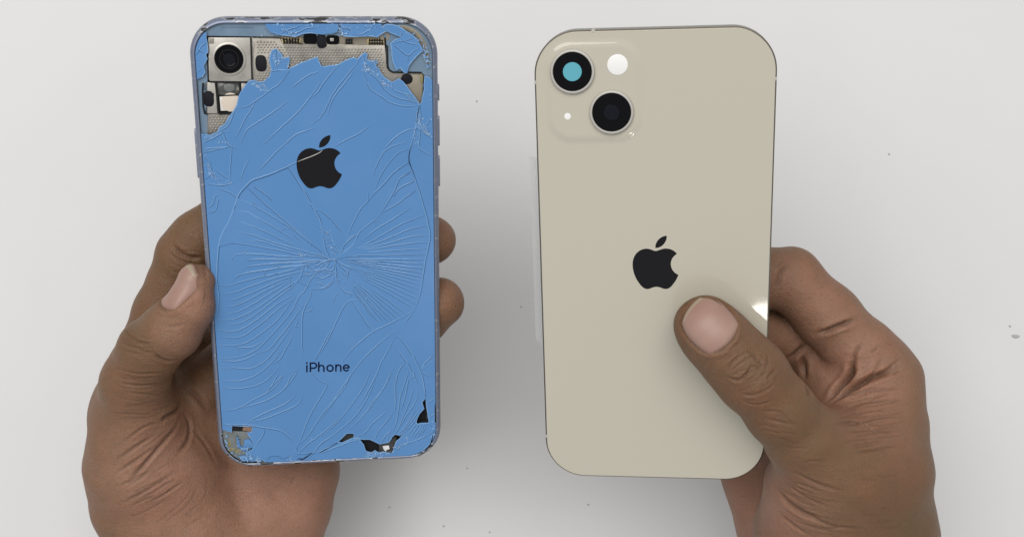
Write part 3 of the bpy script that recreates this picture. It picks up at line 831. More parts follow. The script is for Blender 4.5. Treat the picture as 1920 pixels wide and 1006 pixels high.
    # lower right
    for p in ([(0, 490), (130, 310), (230, 180), (300, 20)], [(0, 640), (100, 570), (260, 390), (400, 190), (480, 20)], [(0, 720), (160, 600), (330, 450), (450, 270), (520, 100)], [(270, 580), (420, 430), (540, 270), (620, 150), (690, 10)], [(342, 640), (430, 600), (500, 510), (630, 405)], [(510, 690), (550, 590), (650, 470), (690, 405)], [(575, 706), (610, 640), (675, 580)], [(640, 695), (640, 640), (675, 600)],
              [(690, 640), (740, 560), (770, 480), (830, 340), (880, 200)], [(705, 620), (790, 480), (890, 330), (925, 240)], [(740, 625), (820, 520), (900, 390)], [(770, 610), (850, 510), (935, 400)], [(800, 600), (880, 510), (920, 450)], [(830, 630), (890, 540), (915, 520)], [(855, 640), (910, 560), (930, 525)], [(880, 650), (940, 570), (955, 522)], [(915, 645), (960, 580), (980, 522)], [(950, 630), (990, 560), (1000, 518)],
              [(680, 600), (720, 500), (740, 380), (760, 200)], [(700, 420), (710, 300), (700, 100)], [(710, 745), (840, 700), (950, 660), (1060, 598)], [(860, 845), (900, 825), (970, 770), (1030, 715)], [(1010, 330), (1050, 300), (1085, 275)], [(1030, 470), (1060, 440), (1085, 430)], [(995, 280), (980, 180), (950, 40)], [(860, 90), (890, 60), (870, 20)], [(700, 745), (750, 760), (710, 700)], [(430, 780), (400, 870)], [(440, 860), (470, 810), (520, 775)], [(540, 800), (560, 850), (600, 870)], [(470, 840), (560, 850)], [(675, 807), (720, 860)], [(410, 720), (360, 670), (200, 720), (100, 760), (0, 800)], [(1022, 517), (1060, 540), (1090, 600)]):
        cr(Z8, p, 0.95)

    for _ in range(46):          # dense web round the point of impact
        a_ = rng.uniform(0, 6.283); r_ = abs(rng.normal(0, 38)) + 4; l_ = rng.uniform(6, 22)
        b_ = a_ + rng.choice([0, 0, 1.57, 0.7]) + rng.normal(0, 0.25)
        p_ = (hub[0] + 1.1 * r_ * math.cos(a_), hub[1] + r_ * math.sin(a_) + 6)
        C.append(([p_, (p_[0] + l_ * 0.5 * math.cos(b_) + rng.normal(0, 1.2), p_[1] + l_ * 0.5 * math.sin(b_) + rng.normal(0, 1.2)), (p_[0] + l_ * math.cos(b_), p_[1] + l_ * math.sin(b_))], 0.7))
    for pts_, k_ in list(C)[:150]:      # short side branches
        if len(pts_) > 3 and rng.random() < 0.45:
            i_ = rng.integers(1, len(pts_) - 1); p_ = pts_[i_]; t_ = (pts_[i_][0] - pts_[i_ - 1][0], pts_[i_][1] - pts_[i_ - 1][1])
            a_ = math.atan2(t_[1], t_[0]) + rng.choice([-1, 1]) * rng.uniform(0.35, 0.9); l_ = rng.uniform(8, 24)
            C.append(([p_, (p_[0] + l_ * 0.5 * math.cos(a_) + rng.normal(0, 1), p_[1] + l_ * 0.5 * math.sin(a_) + rng.normal(0, 1)), (p_[0] + l_ * math.cos(a_), p_[1] + l_ * math.sin(a_))], 0.65))
    glass_outer = rrect(AW - 2 * GIN - 0.34, AH - 2 * GIN - 0.34, AR - GIN, 12)
    V, Ed = [], []
    def add_loop(pts):
        b0 = len(V); V.extend(Vector(p) for p in pts)
        Ed.extend((b0 + i, b0 + (i + 1) % len(pts)) for i in range(len(pts)))
    def add_line(pts):
        b0 = len(V); V.extend(Vector(p) for p in pts)
        Ed.extend((b0 + i, b0 + i + 1) for i in range(len(pts) - 1))
    add_loop(glass_outer)
    mainL = L(main); fragL = [L(f) for f in frags]; holeL = [L(h) for h in holes]
    def rough(poly, a=0.12):
        out = []
        for p, q in zip(poly, poly[1:] + poly[:1]):
            p, q = np.array(p), np.array(q)
            n = int(np.linalg.norm(q - p) / 1.3) if np.linalg.norm(q - p) < 30 else 0
            out.append(tuple(p))
            for k in range(1, n):
                out.append(tuple(p + (q - p) * k / n + rng.normal(0, a, 2)))
        return out
    mainL = rough(mainL); fragL = [rough(f) for f in fragL]; holeL = [rough(h, 0.08) for h in holeL]
    for p in [mainL] + fragL + holeL: add_loop(p)
    lines = []
    for pts, k in C:
        q = catmull(L(pts), 0.8)
        q = [q[0]] + [p + rng.normal(0, 0.045, 2) for p in q[1:-1]] + [q[-1]]
        lines.append((q, k))
        u = q[0] - q[1]; u /= np.linalg.norm(u) + 1e-9
        w = q[-1] - q[-2]; w /= np.linalg.norm(w) + 1e-9
        add_line([q[0] + u * 0.35] + q + [q[-1] + w * 0.35])
    vo, eo, fo, ov_, oe, of_ = delaunay_2d_cdt(V, Ed, [], 0, 1e-5)
    cons = {tuple(sorted(e)) for e, o_ in zip(eo, oe) if o_}
    e2f = {}
    for i, f in enumerate(fo):
        for a, b in zip(f, f[1:] + f[:1]):
            e2f.setdefault(tuple(sorted((a, b))), []).append(i)
    lab = [-1] * len(fo)
    regs = []
    for i in range(len(fo)):
        if lab[i] >= 0: continue
        st = [i]; lab[i] = len(regs); mem = []
        while st:
            j = st.pop(); mem.append(j)
            f = fo[j]
            for a, b in zip(f, f[1:] + f[:1]):
                e = tuple(sorted((a, b)))
                if e in cons: continue
                for k in e2f[e]:
                    if lab[k] < 0:
                        lab[k] = lab[i]; st.append(k)
        regs.append(mem)
    def keep(c):
        if not inside(c, glass_outer): return False
        if any(inside(c, h) for h in holeL): return False
        return inside(c, mainL) or any(inside(c, f) for f in fragL)
    tri_area = lambda f: abs((vo[f[1]] - vo[f[0]]).cross(vo[f[2]] - vo[f[0]])) / 2
    glass = empty('back_glass', (0, 0, 0)); glass.parent = R
    pieces = []
    for mem in regs:
        big = max(mem, key=lambda j: tri_area(fo[j]))
        c = sum((vo[i] for i in fo[big]), Vector((0, 0))) / 3
        if keep(c):
            pieces.append((sum(tri_area(fo[j]) for j in mem), mem))
    pieces.sort(key=lambda t: -t[0])
    small_v, small_f = [], []
    pale_zones = [L(z_) for z_ in (Z1([(630, 270), (800, 270), (800, 440), (630, 600), (480, 600), (480, 500), (600, 500)]), Z1([(120, 880), (260, 860), (390, 700), (480, 690), (400, 1000), (120, 1006)]),
                                   Z2([(380, 300), (500, 350), (600, 510), (690, 490), (810, 690), (700, 692), (560, 600), (380, 440)]), Z2([(770, 470), (890, 470), (890, 1006), (760, 1006)]), Z3([(90, -10), (345, -10), (345, 380), (90, 380)]), Z8([(400, 770), (720, 770), (720, 880), (390, 880)]))]
    for idx, (A, mem) in enumerate(pieces):
        ids = sorted({i for j in mem for i in fo[j]})
        cx = sum(vo[i].x for i in ids) / len(ids); cy = sum(vo[i].y for i in ids) / len(ids)
        if idx == 0: tx = ty = h = 0
        else:
            s_ = 0.010 if A > 60 else (0.02 if A > 8 else 0.035)
            ext = max(1.0, max(math.hypot(vo[i].x - cx, vo[i].y - cy) for i in ids))
            tx, ty = rng.normal(0, 1, 2) * min(s_, 0.09 / ext)
            h = rng.normal(0, 0.012)
        zf = lambda p: h + tx * (p.x - cx) + ty * (p.y - cy)
        mp = {i: k for k, i in enumerate(ids)}
        vs = [(vo[i].x * MM, vo[i].y * MM, zf(vo[i]) * MM) for i in ids]
        n0 = len(vs)
        vs += [(vo[i].x * MM, vo[i].y * MM, -0.7 * MM) for i in ids]
        fs = [tuple(mp[i] for i in fo[j]) for j in mem]
        mset = set(mem)
        for j in mem:
            f = fo[j]
            for a, b in zip(f, f[1:] + f[:1]):
                e = tuple(sorted((a, b)))
                if e in cons and not all(k in mset for k in e2f[e]) or len(e2f[e]) == 1:
                    fs.append((mp[b], mp[a], n0 + mp[a], n0 + mp[b]))
        pale = any(inside((cx, cy), z_) for z_ in pale_zones) and A < 9
        if A > 1.2 and idx < 290:
            link('glass_shard', pydata('glass_shard', vs, fs), M['blue_flake'] if pale else M['blue'], glass)
        else:
            b0 = len(small_v); small_v += vs; small_f += [tuple(b0 + i for i in f) for f in fs]
    if small_v:
        o = link('glass_slivers', pydata('glass_slivers', small_v, small_f), M['blue'], glass)
        o['kind'] = 'stuff'
    # raised lips along the cracks, each with its shaded side painted as a ribbon
    rb = Ribbons(); shd = Ribbons()
    for q, k in lines:
        run = []
        for p in q + [None]:
            ok = p is not None and keep((p[0], p[1]))
            if ok: run.append(p)
            if (not ok) and run:
                if len(run) > 2:
                    rb.add(run, 0.28 * k, 0.09 * k, 0.0, True, rng.uniform(-0.12, 0.12))
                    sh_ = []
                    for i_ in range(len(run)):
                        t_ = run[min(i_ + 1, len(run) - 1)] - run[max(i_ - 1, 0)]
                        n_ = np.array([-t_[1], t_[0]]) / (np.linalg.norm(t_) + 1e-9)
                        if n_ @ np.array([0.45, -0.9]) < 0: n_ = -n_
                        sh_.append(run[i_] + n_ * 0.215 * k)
                    shd.add(sh_, 0.23 * k, 0.012, 0.03, True)
                run = []
    o = rb.build('crack_lips', M['blue_edge'], glass, 60); o['kind'] = 'stuff'
    o = shd.build('crack_shades', M['crack_shade'], glass, 60); o['kind'] = 'stuff'
    # bright broken rim along gaps
    rb = Ribbons()
    for poly in [mainL] + fragL + holeL:
        P2 = poly + poly[:1]
        run = []
        for p in P2 + [None]:
            ok = p is not None and inside(p, glass_outer) and math.hypot(p[0], p[1]) < 200
            if ok: run.append(p)
            if (not ok) and run:
                if len(run) > 2: rb.add(run, 0.32, 0.05, -0.03, False)
                run = []
    o = rb.build('broken_rim', M['blue_crumb'], glass, 60); o['kind'] = 'stuff'
    # crushed glass in the worst places
    vs, fs = [], []
    def crumbs(zf, pts, n, size=0.5, line=True):
        nonlocal vs, fs
        q = np.array(L(zf(pts)))
        for _ in range(n):
            if line:
                i = rng.integers(0, len(q) - 1); t = rng.random()
                p = q[i] * (1 - t) + q[i + 1] * t + rng.normal(0, 0.45, 2)
            else:
                p = q.mean(0) + rng.normal(0, 1, 2) * q.std(0)
            if not inside(p, glass_outer): continue
            b0 = len(vs); a0 = rng.uniform(0, 6.28); k = rng.integers(3, 5); sq = rng.uniform(0.3, 0.8); ro = rng.uniform(0, 6.28)
            r = size * rng.uniform(0.4, 1.3)
            tx, ty = rng.normal(0, 0.25, 2)
            for lv in (0, 1):
                for i in range(k):
                    a = a0 + 6.283 * i / k
                    x, y = r * 1.25 * math.cos(a), r * sq * math.sin(a)
                    x, y = x * math.cos(ro) - y * math.sin(ro), x * math.sin(ro) + y * math.cos(ro)
                    vs.append(((p[0] + x) * MM, (p[1] + y) * MM, (0.05 + (0.09 if lv else -0.1) + (tx * x + ty * y) * 0.6) * MM))
            fs.append(tuple(b0 + k + i for i in range(k)))
            for i in range(k):
                j = (i + 1) % k
                fs.append((b0 + i, b0 + j, b0 + k + j, b0 + k + i))
    crumbs(Z2, [(400, 370), (410, 430), (470, 440), (540, 520), (570, 550)], 60, 0.42)
    crumbs(Z2, [(440, 370), (480, 380), (500, 450)], 25, 0.38)
    crumbs(Z1, [(660, 320), (690, 380), (750, 350)], 16, 0.5)
    crumbs(Z1, [(515, 515), (560, 540), (595, 560)], 16, 0.45)
    crumbs(Z2, [(790, 780), (815, 850), (870, 900)], 26, 0.32)
    crumbs(Z2, [(765, 880), (770, 960), (740, 1000)], 14, 0.3)
    crumbs(Z3, [(130, 100), (180, 220), (240, 280), (330, 300)], 34, 0.35)
    crumbs(Z1, [(150, 930), (220, 920), (330, 960)], 18, 0.4)
    crumbs(Z8, [(435, 800), (470, 830), (540, 820), (600, 850)], 30, 0.5)
    crumbs(Z8, [(690, 760), (760, 730), (880, 640)], 22, 0.3)
    crumbs(Z8, [(330, 640), (360, 670)], 10, 0.4)
    crumbs(Z7, [(330, 660), (350, 760), (420, 740), (400, 800), (540, 850)], 34, 0.45)
    crumbs(Z7, [(350, 830), (480, 850), (560, 870)], 24, 0.55)
    crumbs(Z7, [(1000, 660), (1060, 655)], 8, 0.3)
    crumbs(Z7, [(840, 820), (790, 890)], 10, 0.4)
    crumbs(Z2, [(210, 120), (235, 170), (300, 130)], 14, 0.4)
    crumbs(Z2, [(830, 310), (850, 340)], 8, 0.35)
    crumbs(Z1, [(720, 140), (800, 160), (860, 150)], 14, 0.4)
    crumbs(Z3, [(855, 825), (880, 850)], 6, 0.25)
    crumbs(Z4, [(60, 640), (120, 800), (150, 870)], 12, 0.22)
    crumbs(Z1, [(110, 180), (95, 330), (100, 480)], 22, 0.35)
    crumbs(Z1, [(620, 112), (760, 108), (1000, 110)], 26, 0.4)
    crumbs(Z2, [(100, 112), (300, 110), (520, 116)], 26, 0.4)
    crumbs(Z2, [(640, 118), (760, 180), (850, 300), (870, 420)], 34, 0.45)
    crumbs(Z2, [(880, 520), (884, 800), (886, 1000)], 24, 0.3)
    crumbs(Z8, [(1085, 260), (1080, 500), (1060, 640), (1000, 760), (880, 850)], 44, 0.4)
    crumbs(Z8, [(860, 860), (600, 880), (300, 890), (0, 900)], 30, 0.35)
    crumbs(Z7, [(200, 620), (230, 740), (330, 850), (480, 900)], 30, 0.5)
    crumbs(Z8, [(760, 640), (800, 560), (880, 420)], 18, 0.25)
    o = link('glass_crumbs', pydata('glass_crumbs', vs, fs), M['blue_crumb'], glass); o['kind'] = 'stuff'
    # white glass dust caught in the breaks
    vs, fs = [], []
    for zf, pts, n_ in ((Z2, [(400, 370), (410, 430), (470, 440), (540, 520), (570, 550)], 46), (Z1, [(515, 515), (560, 545), (600, 570)], 12), (Z1, [(660, 300), (690, 380), (750, 350), (780, 430)], 16), (Z2, [(795, 785), (830, 850), (870, 910)], 22), (Z2, [(775, 860), (765, 960)], 12), (Z3, [(130, 60), (180, 220), (240, 275), (330, 300)], 26),
                        (Z8, [(435, 800), (480, 800), (540, 800), (600, 800), (690, 790)], 30), (Z8, [(700, 740), (760, 740), (850, 640)], 18), (Z7, [(345, 790), (400, 790), (480, 850), (560, 870)], 26), (Z2, [(820, 300), (850, 340), (850, 370)], 14), (Z1, [(560, 190), (620, 150), (720, 170), (850, 160)], 14), (Z3, [(850, 820), (875, 830)], 6), (Z4, [(90, 640), (140, 800), (150, 870), (60, 900)], 14), (Z2, [(205, 120), (240, 180)], 8)):
        crumbs(zf, pts, n_, 0.17)
    vs = [(x, y, z + 0.00006) for x, y, z in vs]
    o = link('glass_dust', pydata('glass_dust', vs, fs), M['dust'], glass); o['kind'] = 'stuff'
    # curled slivers standing in the bared corner
    for q in (Z7([(318, 630), (345, 700), (365, 755), (340, 750), (322, 700)]), Z7([(392, 680), (440, 668), (485, 720), (470, 750), (415, 765), (385, 745)]), Z7([(355, 740), (390, 745), (420, 775), (380, 785)]), Z7([(345, 830), (440, 815), (545, 855), (480, 885), (380, 862)])):
        plate('glass_splinter', L(q), -0.7, -0.25 + rng.uniform(0, 0.2), M['blue'] if q is not None else None, glass, 0.06)
    g = Ribbons(); g.add(catmull(L(Z7([(890, 857), (915, 850), (940, 855), (985, 830), (1035, 795)]))), 0.42, 0.02, 0.05); g.build('open_gap', M['black'], glass)
    g = Ribbons(); g.add(catmull(L(Z7([(340, 830), (380, 870), (470, 888), (540, 858), (600, 885), (650, 905)]))), 0.3, 0.02, -0.1); g.build('open_gap', M['black'], glass)
    g = Ribbons(); g.add(catmull(L(Z8([(0, 795), (90, 740), (170, 697)]))), 0.45, 0.02, 0.03); g.build('open_gap', M['black'], glass)
    g = Ribbons(); g.add(catmull(L(Z8([(1084, 330), (1088, 480), (1078, 590)]))), 0.35, 0.02, 0.03); g.build('open_gap', M['black'], glass)
    g = Ribbons(); g.add(catmull(L(Z8([(1072, 590), (1050, 690), (1000, 770), (930, 830)]))), 0.40, 0.02, 0.04); g.build('open_gap', M['black'], glass)
    g = Ribbons(); g.add(catmull(L(Z2([(800, 690), (782, 760), (772, 840)]))), 0.32, 0.02, 0.04); g.build('open_gap', M['black'], glass)
    g = Ribbons(); g.add(catmull(L(Z4([(735, 5), (715, 60), (712, 130), (745, 225), (765, 290)]))), 0.22, 0.02, 0.05); g.build('open_gap', M['black'], glass)
    g = Ribbons(); g.add(catmull(L(Z3([(500, 270), (470, 290), (410, 355), (385, 400), (350, 500)]))), 0.2, 0.02, 0.05); g.build('open_gap', M['black'], glass)

    # emblem and lettering printed on the glass
    logo(PA, (556, 253.5, 641, 353), -0.2, 0.10, M['emblem'], R)
    g = Ribbons(); g.add(catmull(L(Z3([(835, 133), (900, 108), (960, 85), (1006, 62)]) + Z4([(60, 45)]))), 0.20, 0.05, 0.10)
    g.build('emblem_scratch', M['white_part'], R)
    def letter(strokes, w=2.9):
        rb = Ribbons()
        for s_ in strokes:
            rb.add(L(s_), w / 5.75, 0.03, 0.075, False)
        rb.build('letter', M['blue_dark'], R)
    yb = lambda x: 696.8 - 0.018 * (x - 572)
    def arc(cx, cy, rx, ry, a0, a1, n=20):
        return [(cx + rx * math.cos(math.radians(a0 + (a1 - a0) * i / n)), cy - ry * math.sin(math.radians(a0 + (a1 - a0) * i / n))) for i in range(n + 1)]
    letter([[(575.4, yb(575)), (575.4, yb(575) - 13)], [(575.4, yb(575) - 15.4), (575.4, yb(575) - 18.6)]])
    b = yb(585)
    letter([[(582, b), (582, b - 18)], [(582, b - 16.6), (588, b - 16.6)] + arc(588, b - 11.8, 5.4, 4.8, 90, -90) + [(582, b - 7)]])
    b = yb(602)
    letter([[(597.6, b), (597.6, b - 18.6)], [(597.6, b - 7)] + arc(602.6, b - 7.6, 4.6, 4.4, 165, 0) + [(607.2, b)]])
    b = yb(619)
    letter([arc(618.8, b - 6.4, 5.6, 5.6, 0, 360, 30)])
    b = yb(635)
    letter([[(629.8, b), (629.8, b - 13.2)], [(629.8, b - 7)] + arc(634.6, b - 7.6, 4.4, 4.4, 165, 0) + [(639.0, b)]])
    b = yb(648)
    letter([[(644.2, b - 6.7), (654.4, b - 6.7)], arc(649.2, b - 6.5, 5.2, 5.5, -2, 325, 28)])

    # side keys
    def key(x, y0, y1, nm, d=1.0, wd=2.6):
        s_ = 1 if x > 0 else -1
        prof = oval(0, 0, wd / 2, (y1 - y0) / 2, 28, 7)
        vs, fs = [], []
        n = len(prof)
        for q, sc in ((-0.5, 1), (d * 0.6, 1), (d * 0.8, 0.9)):
            for zz, yy in prof:
                vs.append(((s_ * (AW / 2 + q)) * MM, ((y0 + y1) / 2 + yy * (1 if sc == 1 else 0.98)) * MM, (-3.9 + zz * sc) * MM))
        for r_ in range(2):
            for i in range(n):
                j = (i + 1) % n
                f = (r_ * n + i, r_ * n + j, r_ * n + n + j, r_ * n + n + i)
                fs.append(f if s_ > 0 else f[::-1])
        f = tuple(range(2 * n, 3 * n)); fs.append(f if s_ > 0 else f[::-1])
        link(nm, pydata(nm, vs, fs), M['blue_metal'], R, 40)
    yl = lambda px, py: PA.loc((px, py))[1]
    key(37, yl(821, 192), yl(821, 161), 'ring_switch', 0.6, 2.0)
    key(37, yl(823, 277), yl(823, 221), 'volume_button', 0.6)
    key(37, yl(824, 353), yl(824, 296), 'volume_button', 0.6)
    key(-37, yl(368, 338), yl(365, 245), 'power_button', 0.6)
    # antenna lines across the frame
    def band(pts):
        pass
    return R


build_blue()

#==CREAM==
# ------------------------------------------------------------------ the pale phone housing
PB = Pose((44.44, 0.31, 350.49), (0.99169, -0.00137, 0.12864), (-0.03762, 0.95313, 0.30020))
BW, BH, BR = 71.5, 146.7, 13.0


def build_cream():
    R = PB.root('smartphone')
    tag(R, 'pale cream smartphone housing with unbroken glass back under a thumb', 'smartphone')
    L = lambda pts, z=0.0: [PB.loc(p, z) for p in pts]
    sweep_rrect('frame', BW, BH, BR, [(0.50, 0.0), (0.46, 0.02), (0.28, -0.04), (0.10, -0.2), (0.0, -0.5), (0.0, -6.6), (0.12, -7.0), (0.45, -7.2), (2.2, -7.2)], M['cream_metal'], R, 30)
    sweep_rrect('glass_edge', BW, BH, BR, [(0.62, 0.006), (0.50, 0.022), (0.40, -0.01), (0.33, -0.10)], M['cream'], R, 30)
    plate('inner_tray', rrect(BW - 3, BH - 3, BR - 1.5, 16), -7.0, -6.2, M['black'], R)
    # glass with a camera plateau blended into it: one sheet
    gx0, gy1 = PB.loc((1025, 82)); gx1, gy0 = PB.loc((1201, 262))
    cx, cy, hx, hy = (gx0 + gx1) / 2, (gy0 + gy1) / 2, (gx1 - gx0) / 2, (gy1 - gy0) / 2
    HP = 0.43
    def bump_h(x, y):
        rr = 7.0
        qx, qy = abs(x - cx) - hx + rr, abs(y - cy) - hy + rr
        d = math.hypot(max(qx, 0), max(qy, 0)) + min(max(qx, qy), 0) - rr
        t = min(max((1.3 - d) / 3.0, 0), 1)
        return HP * t * t * (3 - 2 * t)
    glo = rrect(BW - 1.0, BH - 1.0, BR - 0.5, 30)
    V = [Vector(p) for p in glo]; Ed = [(i, (i + 1) % len(glo)) for i in range(len(glo))]
    st = 0.42
    nx, ny = int(2 * (hx + 2.0) / st), int(2 * (hy + 2.0) / st)
    for i in range(nx + 1):
        for j in range(ny + 1):
            p = (cx - hx - 2.0 + st * i, cy - hy - 2.0 + st * j)
            if inside(p, glo) and min(math.dist(p, g_) for g_ in glo) > 0.5: V.append(Vector(p))
    vo, eo, fo, *_ = delaunay_2d_cdt(V, Ed, [], 1, 1e-5)
    vs = [(p.x * MM, p.y * MM, bump_h(p.x, p.y) * MM) for p in vo]
    link('back_glass', pydata('back_glass', vs, [tuple(f) for f in fo]), M['cream'], R, 50)
    def lens(px, py, teal):
        c = PB.loc((px, py), HP + 1.0)
        ring = lathe('camera_ring', c, [(6.70, HP - 0.1), (6.64, HP + 0.8), (6.55, HP + 1.0), (6.35, HP + 1.12), (6.0, HP + 1.12), (5.86, HP + 1.02), (5.80, HP + 0.6)], M['ring'], R, 72)
        lathe('lens_cover', c, [(5.84, HP + 0.72), (5.66, HP + 0.86), (5.2, HP + 0.88), (0, HP + 0.88)], M['black_gloss'], ring, 72)
        if teal:
            lathe('teal_film', c, [(2.82, HP + 0.881), (2.78, HP + 0.93), (0, HP + 0.93)], M['teal'], ring, 48)
        else:
            lathe('lens_barrel', c, [(2.3, HP + 0.885), (2.2, HP + 0.91), (0.8, HP + 0.90), (0, HP + 0.90)], M['lens_glint'], ring, 32)
    lens(1073, 134.8, True)
    lens(1146.7, 211, False)
    lathe('flash', PB.loc((1157.8, 121.4), HP), [(3.08, HP - 0.05), (3.04, HP + 0.10), (2.85, HP + 0.16), (0, HP + 0.16)], M['flash'], R, 48)
    lathe('microphone_hole', PB.loc((1064.2, 218.2), HP), [(1.02, HP - 0.05), (1.0, HP + 0.06), (0.85, HP + 0.08), (0, HP + 0.08)], M['flash'], R, 24)
    logo(PB, (1186, 441.5, 1272, 541.5), -0.2, 0.012, M['emblem'], R)
    # antenna lines: short plastic inserts round the frame
    def insert(x, y, along_x):
        d = 0.55
        if along_x: poly = [(x - d, y - 0.75), (x + d, y - 0.75), (x + d, y + 0.02), (x - d, y + 0.02)] if y > 0 else [(x - d, y - 0.02), (x + d, y - 0.02), (x + d, y + 0.75), (x - d, y + 0.75)]
        else: poly = [(x - 0.75, y - d), (x + 0.02, y - d), (x + 0.02, y + d), (x - 0.75, y + d)] if x > 0 else [(x - 0.02, y - d), (x + 0.75, y - d), (x + 0.75, y + d), (x - 0.02, y + d)]
        plate('antenna_line', poly, -6.9, 0.04, M['cream_band'], R, 0.1)
    insert(PB.loc((1112, 60))[0], BH / 2, True)
    insert(BW / 2, PB.loc((1458, 148))[1], False)
    insert(-BW / 2, PB.loc((1004, 155))[1], False)
    insert(-BW / 2, PB.loc((1021, 817))[1], False)
    return R


build_cream()


def build_film():
    """clear backing film sticking out behind the housing"""
    poly = [PB.loc(p, -7.4) for p in ((993, 295), (1030, 293), (1040, 655), (1016, 648), (1005, 634), (1003.5, 600), (998, 450))]
    me_o = plate('plastic_film', poly, -7.42, -7.32, M['film'], None)
    me_o.matrix_world = Matrix.Translation(Vector(PB.t)) @ Matrix(PB.R.tolist()).to_4x4()
    tag(me_o, 'strip of clear plastic film sticking out behind the pale phone', 'film')


build_film()
#==HANDS==
# ------------------------------------------------------------------ hands: one continuous skin each, grown round a skeleton
def smin(a, b, k):
    h = np.clip(0.5 + 0.5 * (b - a) / k, 0, 1)
    return b * (1 - h) + a * h - k * h * (1 - h)


def seg_dist(P, a, b, ra, rb):
    ab = b - a
    x, y, z = P[..., 0] - a[0], P[..., 1] - a[1], P[..., 2] - a[2]
    t = (x * ab[0] + y * ab[1] + z * ab[2]) * (1.0 / (ab @ ab + 1e-9))
    np.clip(t, 0, 1, out=t)
    x -= t * ab[0]; y -= t * ab[1]; z -= t * ab[2]
    return np.sqrt(x * x + y * y + z * z) - (ra + t * (rb - ra))


